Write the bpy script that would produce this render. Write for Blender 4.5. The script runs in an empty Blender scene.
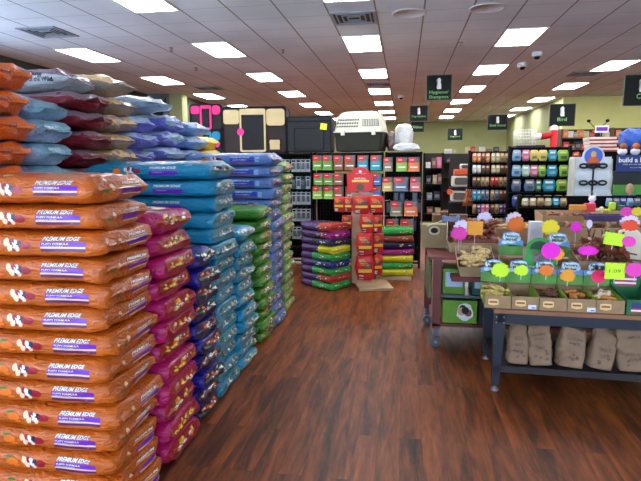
LAMP, SKY, EXPO = 27.0, 10, 0.05
import bpy, bmesh, math, random
from mathutils import Vector, Matrix, noise
from mathutils.bvhtree import BVHTree
random.seed(7)
C = bpy.context.scene.collection
R = math.radians
PI = math.pi

# ---------------------------------------------------------------- materials
def new_mat(name):
    m = bpy.data.materials.new(name); m.use_nodes = True
    nt = m.node_tree
    b = nt.nodes['Principled BSDF']
    return m, nt, b

def lin(c):
    return tuple(((v/12.92) if v <= .04045 else ((v+.055)/1.055)**2.4) for v in c)

_mc = {}
def mat(name, col, rough=.6, metal=0.0, var=.08, scale=8.0, bump=0.0, bscale=60.0, coat=0.0, emit=None, estr=0, alpha=1, trans=0, spec=.5):
    """plain procedural surface: colour gently varied by noise, optional bump; col is sRGB"""
    if name in _mc: return _mc[name]
    m, nt, b = new_mat(name)
    c = lin(col)
    n = nt.nodes.new('ShaderNodeTexNoise'); n.inputs['Scale'].default_value = scale; n.inputs['Detail'].default_value = 3
    tc = nt.nodes.new('ShaderNodeTexCoord'); nt.links.new(tc.outputs['Object'], n.inputs['Vector'])
    r = nt.nodes.new('ShaderNodeValToRGB')
    r.color_ramp.elements[0].position = .3; r.color_ramp.elements[1].position = .7
    r.color_ramp.elements[0].color = (*[v*(1-var) for v in c], 1)
    r.color_ramp.elements[1].color = (*[min(1, v*(1+var)) for v in c], 1)
    nt.links.new(n.outputs['Fac'], r.inputs['Fac']); nt.links.new(r.outputs['Color'], b.inputs['Base Color'])
    b.inputs['Roughness'].default_value = rough; b.inputs['Metallic'].default_value = metal
    b.inputs['Specular IOR Level'].default_value = spec
    b.inputs['Coat Weight'].default_value = coat
    if alpha < 1: b.inputs['Alpha'].default_value = alpha
    if trans: b.inputs['Transmission Weight'].default_value = trans
    if emit:
        b.inputs['Emission Color'].default_value = (*lin(emit), 1); b.inputs['Emission Strength'].default_value = estr
    if bump:
        n2 = nt.nodes.new('ShaderNodeTexNoise'); n2.inputs['Scale'].default_value = bscale; n2.inputs['Detail'].default_value = 4
        nt.links.new(tc.outputs['Object'], n2.inputs['Vector'])
        bp = nt.nodes.new('ShaderNodeBump'); bp.inputs['Strength'].default_value = bump; bp.inputs['Distance'].default_value = .01
        nt.links.new(n2.outputs['Fac'], bp.inputs['Height']); nt.links.new(bp.outputs['Normal'], b.inputs['Normal'])
    _mc[name] = m
    return m

def film(name, col, rough=.3, bump=.5, bscale=22, metal=.0, var=.12):
    """glossy crinkled plastic packaging film"""
    if name in _mc: return _mc[name]
    m = mat(name, col, rough, metal, var, 9)
    nt = m.node_tree; b = nt.nodes['Principled BSDF']
    tc = [n for n in nt.nodes if n.type == 'TEX_COORD'][0]
    mp = nt.nodes.new('ShaderNodeMapping'); mp.inputs['Scale'].default_value = (.55, 1, 1.6)
    nt.links.new(tc.outputs['Object'], mp.inputs['Vector'])
    n2 = nt.nodes.new('ShaderNodeTexNoise'); n2.inputs['Scale'].default_value = bscale
    n2.inputs['Detail'].default_value = 3; n2.inputs['Distortion'].default_value = 2.0
    nt.links.new(mp.outputs['Vector'], n2.inputs['Vector'])
    bp = nt.nodes.new('ShaderNodeBump'); bp.inputs['Strength'].default_value = min(1, bump*1.7); bp.inputs['Distance'].default_value = .022
    nt.links.new(n2.outputs['Fac'], bp.inputs['Height']); nt.links.new(bp.outputs['Normal'], b.inputs['Normal'])
    b.inputs['Coat Weight'].default_value = .25; b.inputs['Coat Roughness'].default_value = .12; b.inputs['Specular IOR Level'].default_value = .35
    return m

def printed(name, cols, scale=40.0, rough=.3, stretch=(1, 1, 1), bump=.3, base=None, share=None):
    """printed artwork: voronoi patches in several fixed ink colours"""
    if name in _mc: return _mc[name]
    m, nt, b = new_mat(name)
    tc = nt.nodes.new('ShaderNodeTexCoord'); mp = nt.nodes.new('ShaderNodeMapping'); mp.inputs['Scale'].default_value = stretch
    nt.links.new(tc.outputs['Object'], mp.inputs['Vector'])
    v = nt.nodes.new('ShaderNodeTexVoronoi'); v.inputs['Scale'].default_value = scale
    nt.links.new(mp.outputs['Vector'], v.inputs['Vector'])
    s = nt.nodes.new('ShaderNodeSeparateColor'); nt.links.new(v.outputs['Color'], s.inputs['Color'])
    r = nt.nodes.new('ShaderNodeValToRGB'); r.color_ramp.interpolation = 'CONSTANT'
    k = len(cols)
    while len(r.color_ramp.elements) < k: r.color_ramp.elements.new(.5)
    for i, c in enumerate(cols):
        r.color_ramp.elements[i].position = i/k; r.color_ramp.elements[i].color = (*lin(c), 1)
    nt.links.new(s.outputs['Red'], r.inputs['Fac']); nt.links.new(r.outputs['Color'], b.inputs['Base Color'])
    b.inputs['Roughness'].default_value = rough
    if bump:
        n2 = nt.nodes.new('ShaderNodeTexNoise'); n2.inputs['Scale'].default_value = 25
        nt.links.new(tc.outputs['Object'], n2.inputs['Vector'])
        bp = nt.nodes.new('ShaderNodeBump'); bp.inputs['Strength'].default_value = bump; bp.inputs['Distance'].default_value = .01
        nt.links.new(n2.outputs['Fac'], bp.inputs['Height']); nt.links.new(bp.outputs['Normal'], b.inputs['Normal'])
    _mc[name] = m
    return m

# ---------------------------------------------------------------- mesh builder
class MB:
    def __init__(s): s.bm = bmesh.new(); s.mi = 0
    def _faces(s, fs, smooth=False):
        for f in fs:
            f.material_index = s.mi; f.smooth = smooth
    def box(s, x0, x1, y0, y1, z0, z1, bev=0.0, M=None):
        b2 = bmesh.new()
        bmesh.ops.create_cube(b2, size=1)
        for v in b2.verts:
            v.co = Vector(((x0+x1)/2 + v.co.x*(x1-x0), (y0+y1)/2 + v.co.y*(y1-y0), (z0+z1)/2 + v.co.z*(z1-z0)))
        if bev:
            bmesh.ops.bevel(b2, geom=list(b2.edges), offset=bev, segments=2, affect='EDGES', profile=.6)
        s._merge(b2, M, False); return s
    def _merge(s, b2, M=None, smooth=False):
        if M is not None: bmesh.ops.transform(b2, matrix=M, verts=b2.verts)
        vm = {v: s.bm.verts.new(v.co) for v in b2.verts}
        for f in b2.faces:
            try:
                nf = s.bm.faces.new([vm[v] for v in f.verts]); nf.material_index = s.mi; nf.smooth = smooth or f.smooth
            except ValueError: pass
        b2.free()
    def cyl(s, p0, p1, r, r2=None, seg=12, cap=True):
        p0, p1 = Vector(p0), Vector(p1); d = p1-p0
        b2 = bmesh.new()
        bmesh.ops.create_cone(b2, cap_ends=cap, segments=seg, radius1=r, radius2=r if r2 is None else r2, depth=d.length)
        for f in b2.faces: f.smooth = len(f.verts) == 4
        M = Matrix.Translation((p0+p1)/2) @ d.to_track_quat('Z', 'Y').to_matrix().to_4x4()
        s._merge(b2, M); return s
    def tube(s, pts, r, seg=8):
        for a, b in zip(pts, pts[1:]): s.cyl(a, b, r, seg=seg)
        for p in pts[1:-1]: s.ball(p, (r, r, r), 8, 5)
        return s
    def ball(s, c, rad, u=12, v=8, M=None):
        b2 = bmesh.new(); bmesh.ops.create_uvsphere(b2, u_segments=u, v_segments=v, radius=1)
        for q in b2.verts: q.co = Vector((q.co.x*rad[0], q.co.y*rad[1], q.co.z*rad[2]))
        if M is not None: bmesh.ops.transform(b2, matrix=M, verts=b2.verts)
        bmesh.ops.translate(b2, vec=Vector(c), verts=b2.verts)
        s._merge(b2, None, True); return s
    def lathe(s, prof, c=(0, 0, 0), seg=20, M=None):
        b2 = bmesh.new(); rings = []
        for r, z in prof:
            rings.append([b2.verts.new((r*math.cos(2*PI*k/seg), r*math.sin(2*PI*k/seg), z)) for k in range(seg)])
        for a, b in zip(rings, rings[1:]):
            for k in range(seg):
                f = b2.faces.new((a[k], a[(k+1) % seg], b[(k+1) % seg], b[k])); f.smooth = True
        b2.faces.new(rings[0][::-1]); b2.faces.new(rings[-1])
        T = Matrix.Translation(c)
        s._merge(b2, T if M is None else T @ M); return s
    def prism(s, outline, y0, y1, M=None):
        """outline in (x,z), extruded along y"""
        b2 = bmesh.new()
        a = [b2.verts.new((x, y0, z)) for x, z in outline]; b = [b2.verts.new((x, y1, z)) for x, z in outline]
        n = len(a)
        b2.faces.new(a); b2.faces.new(b[::-1])
        for k in range(n): b2.faces.new((a[k], b[k], b[(k+1) % n], a[(k+1) % n]))
        bmesh.ops.triangulate(b2, faces=[f for f in b2.faces if len(f.verts) > 4])
        bmesh.ops.recalc_face_normals(b2, faces=b2.faces)
        s._merge(b2, M); return s
    def quad(s, pts):
        s._faces([s.bm.faces.new([s.bm.verts.new(p) for p in pts])]); return s
    def slot(s, i): s.mi = i; return s
    def build(s, name, mats, parent=None, loc=None, recalc=False):
        me = bpy.data.meshes.new(name); 
        if recalc: bmesh.ops.recalc_face_normals(s.bm, faces=s.bm.faces)
        s.bm.to_mesh(me); s.bm.free()
        for m in (mats if isinstance(mats, (list, tuple)) else [mats]): me.materials.append(m)
        return link(name, me, parent, loc)

def link(name, me, parent=None, loc=None):
    o = bpy.data.objects.new(name, me); C.objects.link(o)
    if parent: o.parent = parent
    if loc is not None: o.location = loc
    return o

def tag(o, label=None, cat=None, group=None, kind=None):
    if label: o['label'] = label
    if cat: o['category'] = cat
    if group: o['group'] = group
    if kind: o['kind'] = kind
    return o
def thing(name, label, cat, loc=(0, 0, 0), rz=0, group=None):
    o = link(name, None, None, loc); o.rotation_euler = (0, 0, rz); o.empty_display_size = .1
    return tag(o, label, cat, group)
def struct(o): o['kind'] = 'structure'; return o
kids = {}
def dup(root, loc, rz=0, label=None, group=None, rot=None, scale=None):
    r = root.copy(); C.objects.link(r); r.location = loc; r.rotation_euler = rot or (0, 0, rz)
    if scale is not None: r.scale = scale if hasattr(scale, '__len__') else (scale,)*3
    if label: r['label'] = label
    if group: r['group'] = group
    def rec(a, b):
        for ch in list(a.children):
            c = ch.copy(); C.objects.link(c); c.parent = b
            rec(ch, c)
    rec(root, r)
    return r
protos_all = []
class Proto:
    """first use moves the source itself, later uses copy it"""
    def __init__(s, root): s.r = root; s.used = False; protos_all.append(s)
    def put(s, loc, rz=0, label=None, group=None, rot=None, scale=None):
        if s.used: return dup(s.r, loc, rz, label, group, rot, scale)
        s.used = True; r = s.r; r.location = loc; r.rotation_euler = rot or (0, 0, rz)
        if scale is not None: r.scale = scale if hasattr(scale, '__len__') else (scale,)*3
        if label: r['label'] = label
        if group: r['group'] = group
        return r

# ---------------------------------------------------------------- lettering
_tc = {}
def text_tris(body, shear=0.0, bold=0.0):
    key = (body, shear, bold)
    if key in _tc: return _tc[key]
    cu = bpy.data.curves.new('tmp_text', 'FONT'); cu.body = body; cu.size = 1; cu.shear = shear; cu.offset = bold
    cu.resolution_u = 2; cu.align_x = 'CENTER'; cu.align_y = 'CENTER'
    o = bpy.data.objects.new('tmp_text', cu); C.objects.link(o)
    dg = bpy.context.evaluated_depsgraph_get(); dg.update()
    me = bpy.data.meshes.new_from_object(o.evaluated_get(dg))
    me.calc_loop_triangles()
    vs = [(v.co.x, v.co.y) for v in me.vertices]; tr = [tuple(t.vertices) for t in me.loop_triangles]
    bpy.data.objects.remove(o); bpy.data.curves.remove(cu); bpy.data.meshes.remove(me)
    xs = [v[0] for v in vs]; ys = [v[1] for v in vs]
    cx, cy = (min(xs)+max(xs))/2, (min(ys)+max(ys))/2; w, h = max(xs)-min(xs), max(ys)-min(ys)
    vs = [((x-cx)/w, (y-cy)/h) for x, y in vs]
    _tc[key] = (vs, tr); return _tc[key]
def text_mb(mb, body, cx, cz, w, h, y, M=None, shear=0.0, bold=0.0):
    """flat lettering in the xz plane at depth y, read from -y"""
    vs, tr = text_tris(body, shear, bold)
    b2 = bmesh.new()
    vv = [b2.verts.new((cx+x*w, y, cz+z*h)) for x, z in vs]
    for t in tr:
        try: b2.faces.new([vv[i] for i in t])
        except ValueError: pass
    mb._merge(b2, M); return mb

# ---------------------------------------------------------------- filled bags
def spow(v, p): return math.copysign(abs(v)**p, v)
def bag_bm(L, W, H, seed=0, p=7, e=.72, ew=.86, n=3.2, crumple=.006, fin=.02, nu=22, nv=24, top_mat=False, end_mat=True, sag=0.0, tthr=.38):
    bm = bmesh.new(); rings = []
    us = [-1+2*i/nu for i in range(nu+1)]
    us = [math.copysign(abs(u)**.75, u) for u in us]
    prof = []
    for u in us:
        s = (1-abs(u)**p)**(1/p) if abs(u) < 1 else 0
        prof.append((u*L/2, e+(1-e)*s, ew+(1-ew)*s))
    capx = [(L/2+fin*.3, e*.86, ew*.96), (L/2+fin*.55, e*.45, ew*.93), (L/2+fin*.7, .05, ew*.92), (L/2+fin, .035, ew*.92)]
    prof = [(-x, a, b) for x, a, b in reversed(capx)] + prof + capx
    off = seed*13.7
    for x, hh, ww in prof:
        ring = []
        for k in range(nv):
            t = 2*PI*k/nv
            y = spow(math.cos(t), 2/n)*W/2*ww; z = spow(math.sin(t), 2/n)*H/2*hh
            nrm = Vector((0, y/W, z/H)); nrm.normalize()
            g = crumple*(1+1.6*abs(2*x/L)**4)
            q = Vector((x*7+off, y*9, z*14))
            d = noise.noise(q)*g*1.3 + noise.noise(q*2.7)*g*.7
            co = Vector((x + noise.noise(q*1.3+Vector((5, 5, 5)))*g*(1.5 if abs(x) > L*.45 else .3), y, z)) + nrm*d
            co.z = max(-H/2, min(H/2, co.z)) + H/2
            if abs(x) > L/2+fin*.55: co.z += noise.noise(Vector((y*12, off, x)))*.012 - sag
            ring.append(bm.verts.new(co))
        rings.append(ring)
    for i, (a, b) in enumerate(zip(rings, rings[1:])):
        for k in range(nv):
            f = bm.faces.new((a[k], b[k], b[(k+1) % nv], a[(k+1) % nv])); f.smooth = True
    bm.faces.new(rings[0]); f = bm.faces.new(rings[-1][::-1]); f.material_index = 1 if end_mat else 0
    bmesh.ops.recalc_face_normals(bm, faces=bm.faces)
    for f in bm.faces: f.normal_update()
    if max(bm.faces, key=lambda f: f.calc_center_median().z - abs(f.calc_center_median().x)).normal.z < 0:
        bmesh.ops.reverse_faces(bm, faces=bm.faces)
    for f in bm.faces:
        f.normal_update(); c = f.calc_center_median()
        if end_mat and c.x > L/2-.004: f.material_index = 1
        if top_mat and f.normal.z > tthr: f.material_index = 2
    return bm

class Proj:
    """lays prints and lettering onto a bag's surface"""
    def __init__(s, bm, side, L, W, H):
        s.t = BVHTree.FromBMesh(bm)
        s.O, s.A, s.B, s.D = {'front': (Vector((0, -W*2, H/2)), Vector((1, 0, 0)), Vector((0, 0, 1)), Vector((0, 1, 0))),
            'end': (Vector((L*2, 0, H/2)), Vector((0, 1, 0)), Vector((0, 0, 1)), Vector((-1, 0, 0))),
            'top': (Vector((0, 0, H*4)), Vector((1, 0, 0)), Vector((0, 1, 0)), Vector((0, 0, -1)))}[side]
        s.bm = bmesh.new(); s.mi = 0
    def hit(s, a, b, off):
        o = s.O + s.A*a + s.B*b
        h = s.t.ray_cast(o, s.D)
        if h[0] is None: return None
        return h[0] - s.D*off
    def _f(s, pts):
        if any(p is None for p in pts): return
        f = s.bm.faces.new([s.bm.verts.new(p) for p in pts]); f.smooth = True; f.material_index = s.mi
    def rect(s, a0, a1, b0, b1, off=.0015, n=8, m=3):
        P = [[s.hit(a0+(a1-a0)*i/n, b0+(b1-b0)*j/m, off) for j in range(m+1)] for i in range(n+1)]
        V = [[s.bm.verts.new(p) if p is not None else None for p in r] for r in P]
        for i in range(n):
            for j in range(m):
                q = [V[i][j], V[i+1][j], V[i+1][j+1], V[i][j+1]]
                if None in q: continue
                f = s.bm.faces.new(q); f.smooth = True; f.material_index = s.mi
        return s
    def blob(s, ca, cb, ra, rb, off=.002, k=9, jag=.15, rnd=random):
        ring = []
        for i in range(k):
            r = 1+rnd.uniform(-jag, jag)
            ring.append(s.hit(ca+ra*r*math.cos(2*PI*i/k), cb+rb*r*math.sin(2*PI*i/k), off))
        c = s.hit(ca, cb, off)
        if c is None or None in ring: return s
        cv = s.bm.verts.new(c); rv = [s.bm.verts.new(p) for p in ring]
        for i in range(k):
            f = s.bm.faces.new((cv, rv[i], rv[(i+1) % k])); f.smooth = True; f.material_index = s.mi
        return s
    def text(s, body, ca, cb, w, h, off=.003, shear=0.0, bold=0.0):
        vs, tr = text_tris(body, shear, bold)
        vv = []
        for x, y in vs:
            p = s.hit(ca+x*w, cb+y*h, off); vv.append(s.bm.verts.new(p) if p is not None else None)
        for t in tr:
            q = [vv[i] for i in t]
            if None in q: continue
            try: f = s.bm.faces.new(q); f.material_index = s.mi
            except ValueError: pass
        return s
    def slot(s, i): s.mi = i; return s
    def build(s, name, mats, parent):
        me = bpy.data.meshes.new(name); s.bm.to_mesh(me); s.bm.free()
        for m in (mats if isinstance(mats, (list, tuple)) else [mats]): me.materials.append(m)
        return link(name, me, parent)
def bm_obj(bm, name, mats):
    me = bpy.data.meshes.new(name); bm.to_mesh(me)
    for m in mats: me.materials.append(m)
    return link(name, me)
ORD = ['topmost', 'second from the top', 'third from the top', 'fourth from the top', 'fifth from the top', 'sixth from the top', 'seventh from the top',
       'eighth from the top', 'ninth from the top', 'tenth from the top', 'eleventh from the top', 'twelfth from the top', 'thirteenth from the top', 'fourteenth from the top',
       'fifteenth from the top', 'sixteenth from the top', 'seventeenth from the top']
def ordn(i, n):
    if i == n-1: return 'lowest'
    return ORD[i]
# ---------------------------------------------------------------- camera
CZ = 1.6
cam_d = bpy.data.cameras.new('camera'); cam = bpy.data.objects.new('camera', cam_d); C.objects.link(cam)
cam_d.sensor_width = 36; cam_d.lens = 36*520.66/641; cam_d.clip_start = .05
cam.location = (0, 0, CZ)
cam.rotation_mode = 'XYZ'
yaw, pit, rol = .15927, .14743, -.0065835
cam.matrix_world = Matrix.Translation((0, 0, CZ)) @ Matrix.Rotation(yaw, 4, 'Z') @ Matrix.Rotation(PI/2-pit, 4, 'X') @ Matrix.Rotation(rol, 4, 'Z')
bpy.context.scene.camera = cam
HC = 3.53
# ---------------------------------------------------------------- setting materials
def floor_mat():
    m, nt, b = new_mat('wood_plank_floor')
    N = nt.nodes.new; K = nt.links.new
    tc = N('ShaderNodeTexCoord')
    mp = N('ShaderNodeMapping'); mp.inputs['Rotation'].default_value = (0, 0, PI/2)
    K(tc.outputs['Object'], mp.inputs['Vector'])
    br = N('ShaderNodeTexBrick'); br.offset = .37; br.inputs['Scale'].default_value = 1
    br.inputs['Brick Width'].default_value = 1.22; br.inputs['Row Height'].default_value = .125
    br.inputs['Mortar Size'].default_value = .0009; br.inputs['Mortar Smooth'].default_value = .2; br.inputs['Bias'].default_value = 0
    br.inputs['Color1'].default_value = (0, 0, 0, 1); br.inputs['Color2'].default_value = (1, 1, 1, 1); br.inputs['Mortar'].default_value = (.5, .5, .5, 1)
    K(mp.outputs['Vector'], br.inputs['Vector'])
    # grain streaks along the planks
    m2 = N('ShaderNodeMapping'); m2.inputs['Scale'].default_value = (9, 1.1, 1)
    K(tc.outputs['Object'], m2.inputs['Vector'])
    ad = N('ShaderNodeVectorMath'); ad.operation = 'MULTIPLY_ADD'; ad.inputs[1].default_value = (7, 31, 3)
    K(br.outputs['Color'], ad.inputs[0]); K(m2.outputs['Vector'], ad.inputs[2])
    n1 = N('ShaderNodeTexNoise'); n1.inputs['Scale'].default_value = 1.6; n1.inputs['Detail'].default_value = 7; n1.inputs['Distortion'].default_value = .6; n1.inputs['Roughness'].default_value = .62
    K(ad.outputs['Vector'], n1.inputs['Vector'])
    n2 = N('ShaderNodeTexNoise'); n2.inputs['Scale'].default_value = 5; n2.inputs['Detail'].default_value = 6; n2.inputs['Roughness'].default_value = .7
    K(ad.outputs['Vector'], n2.inputs['Vector'])
    r = N('ShaderNodeValToRGB'); e = r.color_ramp.elements
    e[0].position = .3; e[0].color = (*lin((.16, .085, .05)), 1)
    e[1].position = .72; e[1].color = (*lin((.66, .35, .14)), 1)
    a = e.new(.42); a.color = (*lin((.31, .155, .075)), 1)
    a = e.new(.55); a.color = (*lin((.50, .25, .10)), 1)
    mx = N('ShaderNodeMix'); mx.inputs[0].default_value = .28
    K(n1.outputs['Fac'], mx.inputs[2]); K(n2.outputs['Fac'], mx.inputs[3])
    # shift per plank
    sp = N('ShaderNodeSeparateColor'); K(br.outputs['Color'], sp.inputs['Color'])
    ma = N('ShaderNodeMath'); ma.operation = 'MULTIPLY_ADD'; ma.inputs[1].default_value = .07; K(sp.outputs['Red'], ma.inputs[0])
    sb = N('ShaderNodeMath'); sb.operation = 'SUBTRACT'; sb.inputs[1].default_value = .035
    K(mx.outputs[0], sb.inputs[0]); K(sb.outputs[0], ma.inputs[2])
    K(ma.outputs[0], r.inputs['Fac'])
    # seams
    mm = N('ShaderNodeMix'); mm.data_type = 'RGBA'; mm.blend_type = 'MIX'
    K(br.outputs['Fac'], mm.inputs[0]); K(r.outputs['Color'], mm.inputs[6]); mm.inputs[7].default_value = (.03, .012, .006, 1)
    K(mm.outputs[2], b.inputs['Base Color'])
    b.inputs['Roughness'].default_value = .46; b.inputs['Specular IOR Level'].default_value = .3
    bp = N('ShaderNodeBump'); bp.inputs['Strength'].default_value = .12; bp.inputs['Distance'].default_value = .004
    K(n2.outputs['Fac'], bp.inputs['Height']); K(bp.outputs['Normal'], b.inputs['Normal'])
    return m
X0C, Y0C, RR = -.70075, 8.91236, 2.9131
TX, TY = .61, RR/5
def ceiling_mat():
    m, nt, b = new_mat('acoustic_ceiling_tile')
    N = nt.nodes.new; K = nt.links.new
    tc = N('ShaderNodeTexCoord'); s = N('ShaderNodeSeparateXYZ'); K(tc.outputs['Object'], s.inputs['Vector'])
    def grid(out, origin, pitch, w):
        a = N('ShaderNodeMath'); a.operation = 'SUBTRACT'; a.inputs[1].default_value = origin; K(out, a.inputs[0])
        d = N('ShaderNodeMath'); d.operation = 'PINGPONG'; d.inputs[1].default_value = pitch/2; K(a.outputs[0], d.inputs[0])
        l = N('ShaderNodeMath'); l.operation = 'LESS_THAN'; l.inputs[1].default_value = w; K(d.outputs[0], l.inputs[0])
        return l.outputs[0]
    gx = grid(s.outputs['X'], X0C+TX/2, TX, .011); gy = grid(s.outputs['Y'], Y0C, TY, .0055)
    gm = N('ShaderNodeMath'); gm.operation = 'MULTIPLY'; gm.inputs[1].default_value = .7; K(gy, gm.inputs[0])
    mx = N('ShaderNodeMath'); mx.operation = 'MAXIMUM'; K(gx, mx.inputs[0]); K(gm.outputs[0], mx.inputs[1])
    n = N('ShaderNodeTexNoise'); n.inputs['Scale'].default_value = 90; K(tc.outputs['Object'], n.inputs['Vector'])
    n3 = N('ShaderNodeTexNoise'); n3.inputs['Scale'].default_value = .7; K(tc.outputs['Object'], n3.inputs['Vector'])
    r = N('ShaderNodeValToRGB'); r.color_ramp.elements[0].position = .35; r.color_ramp.elements[1].position = .6
    r.color_ramp.elements[0].color = (*lin((.80, .82, .84)), 1); r.color_ramp.elements[1].color = (*lin((.86, .88, .90)), 1)
    K(n3.outputs['Fac'], r.inputs['Fac'])
    mm = N('ShaderNodeMix'); mm.data_type = 'RGBA'; K(mx.outputs[0], mm.inputs[0]); K(r.outputs['Color'], mm.inputs[6])
    mm.inputs[7].default_value = (*lin((.54, .50, .47)), 1)
    K(mm.outputs[2], b.inputs['Base Color']); b.inputs['Roughness'].default_value = .9
    bp = N('ShaderNodeBump'); bp.inputs['Strength'].default_value = .15; bp.inputs['Distance'].default_value = .004
    K(n.outputs['Fac'], bp.inputs['Height']); K(bp.outputs['Normal'], b.inputs['Normal'])
    return m
green_wall = mat('sage_green_paint', (.60, .62, .42), .8, var=.04, scale=2)
yellow_wall = mat('yellow_green_paint', (.88, .86, .54), .8, var=.04, scale=2)
dark_wall = mat('dark_olive_paint', (.26, .27, .22), .8, var=.06, scale=2)
grey_wall = mat('grey_paint', (.42, .45, .45), .8, var=.05, scale=2)
cream_wall = mat('cream_paint', (.72, .70, .62), .8)
# shell
def slab(name, x0, x1, y0, y1, z0, z1, m):
    return struct(MB().box(x0, x1, y0, y1, z0, z1).build(name, m))
slab('floor', -8, 10, -5, 26.6, -.1, 0, floor_mat())
slab('ceiling', -8, 10, -5, 26.6, HC, HC+.1, ceiling_mat())
slab('wall_left', -7.25, -7.1, 7.4, 14.15, 0, HC, dark_wall)
slab('wall_left_sill', -7.25, -7.1, -4, 7.4, 0, .9, dark_wall)
slab('wall_left_header', -7.25, -7.1, -4, 7.4, 3.4, HC, dark_wall)
slab('wall_left_return', -7.1, -6.45, 14.0, 14.15, 0, HC, grey_wall)
slab('wall_left_rear', -6.45, -6.3, 14.3, 26.0, 0, HC, dark_wall)
slab('wall_pillar', -6.45, -6.08, 13.95, 14.3, 0, HC, green_wall)
slab('wall_back', -6.45, 4.9, 26.0, 26.15, 0, HC, green_wall)
slab('wall_right_rear', 4.72, 4.87, 17.35, 26.0, 0, HC, green_wall)
slab('wall_right_return', 4.72, 9.5, 17.2, 17.35, 0, HC, yellow_wall)
slab('wall_right', 9.5, 9.65, -5, 17.35, 0, HC, cream_wall)
# storefront wall behind the photographer: sill, header, mullions and glazed openings letting daylight in
slab('wall_front_sill', -7.25, 9.65, -4.15, -4.0, 0, .5, cream_wall)
slab('wall_front_header', -7.25, 9.65, -4.15, -4.0, 3.0, HC, cream_wall)
alu = mat('dark_bronze_aluminium', (.25, .22, .2), .4, metal=.6)
glass_m, nt, b = new_mat('window_glass')
b.inputs['Base Color'].default_value = (1, 1, 1, 1); b.inputs['Roughness'].default_value = 0; b.inputs['Alpha'].default_value = .08
for i in range(8):
    x = -7.25 + i*16.9/7
    if i < 7:
        w = MB(); x1 = -7.25 + (i+1)*16.9/7
        w.box(x, x+.06, -4.12, -4.03, .5, 3.0).box(x1-.06, x1, -4.12, -4.03, .5, 3.0).box(x, x1, -4.12, -4.03, .5, .56).box(x, x1, -4.12, -4.03, 2.94, 3.0)
        wo = struct(w.build('window_%d' % (i+1), alu))
        MB().box(x+.06, x1-.06, -4.08, -4.07, .56, 2.94).build('pane', glass_m, wo)
for i in range(4):
    y0, y1 = -4+i*2.85, -4+(i+1)*2.85
    w = MB(); w.box(-7.2, -7.13, y0, y0+.06, .9, 3.4).box(-7.2, -7.13, y1-.06, y1, .9, 3.4).box(-7.2, -7.13, y0, y1, .9, .96).box(-7.2, -7.13, y0, y1, 3.34, 3.4)
    wo = struct(w.build('window_%d' % (i+8), alu)); MB().box(-7.17, -7.16, y0+.06, y1-.06, .96, 3.34).build('pane', glass_m, wo)
struct(MB().box(-7.1, -7.08, -4, 14.0, 0, .1).build('baseboard_left', alu))
struct(MB().box(-6.3, 4.72, 25.98, 26.0, 0, .1).build('baseboard_back', alu))

# ---------------------------------------------------------------- ceiling lights
frame_m = mat('white_enamel_frame', (.85, .85, .83), .5)
lamp_m = mat('lit_diffuser', (.95, .95, .92), .5, emit=(.97, .975, 1.0), estr=LAMP)
def make_light():
    t = thing('ceiling_light', 'x', 'ceiling light')
    f = MB()
    for a in ((-.305, -.275, -.58, .58), (.275, .305, -.58, .58), (-.275, .275, -.58, -.56), (-.275, .275, .56, .58)):
        f.box(a[0], a[1], a[2], a[3], -.012, 0)
    f.build('frame', frame_m, t)
    MB().box(-.275, .275, -.56, .56, -.008, -.002).build('diffuser', lamp_m, t)
    return t
lp = Proto(make_light())
cols = {-2: 'second column from the left', -1: 'third column from the left', 0: 'middle column over the wire shelving', 1: 'column over the far aisle', 2: 'column above the right aisle', 3: 'rightmost column'}
cnt = {}
rows = {-2: range(0, 6), -1: range(-1, 6), 0: range(-1, 6), 1: range(-1, 6), 2: range(0, 6), 3: range(1, 3)}
ords = ['nearest', 'second nearest', 'third nearest', 'fourth nearest', 'fifth nearest', 'sixth nearest', 'farthest']
for c in rows:
    for k, r in enumerate(rows[c]):
        x, y = X0C+c*2.44, Y0C+r*RR
        if x > 4.6 and y > 16.9: continue
        if c == -2 and y > 22: continue
        lp.put((x, y, HC), 0, 'white lit ceiling troffer, %s in the %s' % (ords[k], cols[c]), 'lit ceiling troffers in rows')
# daylight outside the storefront
w = bpy.data.worlds.new('daylight'); bpy.context.scene.world = w; w.use_nodes = True
bg = w.node_tree.nodes['Background']; bg.inputs['Color'].default_value = (.56, .74, 1.0, 1); bg.inputs['Strength'].default_value = SKY
vs_ = bpy.context.scene.view_settings
vs_.view_transform = 'Standard'; vs_.look = 'None'; vs_.gamma = 1; vs_.use_curve_mapping = False; vs_.exposure = EXPO
# ---------------------------------------------------------------- big food bags along the aisle
white_ink = mat('white_ink', (.93, .92, .9), .35); grey_ink = mat('grey_ink', (.45, .47, .5), .4)
purple_ink = mat('purple_ink', (.42, .12, .68), .3); dark_purple_ink = mat('dark_purple_ink', (.33, .1, .38), .35)
cream_ink = mat('cream_ink', (.93, .78, .52), .35); navy_ink = mat('navy_ink', (.12, .14, .30), .35)
red_ink = mat('red_ink', (.78, .10, .12), .35); green_ink = mat('green_ink', (.16, .48, .16), .35); orange_ink = mat('orange_ink', (.93, .45, .10), .35)
crimson_ink = mat('crimson_ink', (.58, .07, .16), .35); yellow_ink = mat('yellow_ink', (.95, .80, .15), .35); blue_ink = mat('blue_ink', (.10, .28, .72), .3)
peach_ink = mat('peach_ink', (.95, .78, .62), .4); black_ink = mat('black_ink', (.05, .05, .05), .4)
INK = [peach_ink, crimson_ink, white_ink, navy_ink, red_ink, green_ink, orange_ink, yellow_ink]
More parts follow.
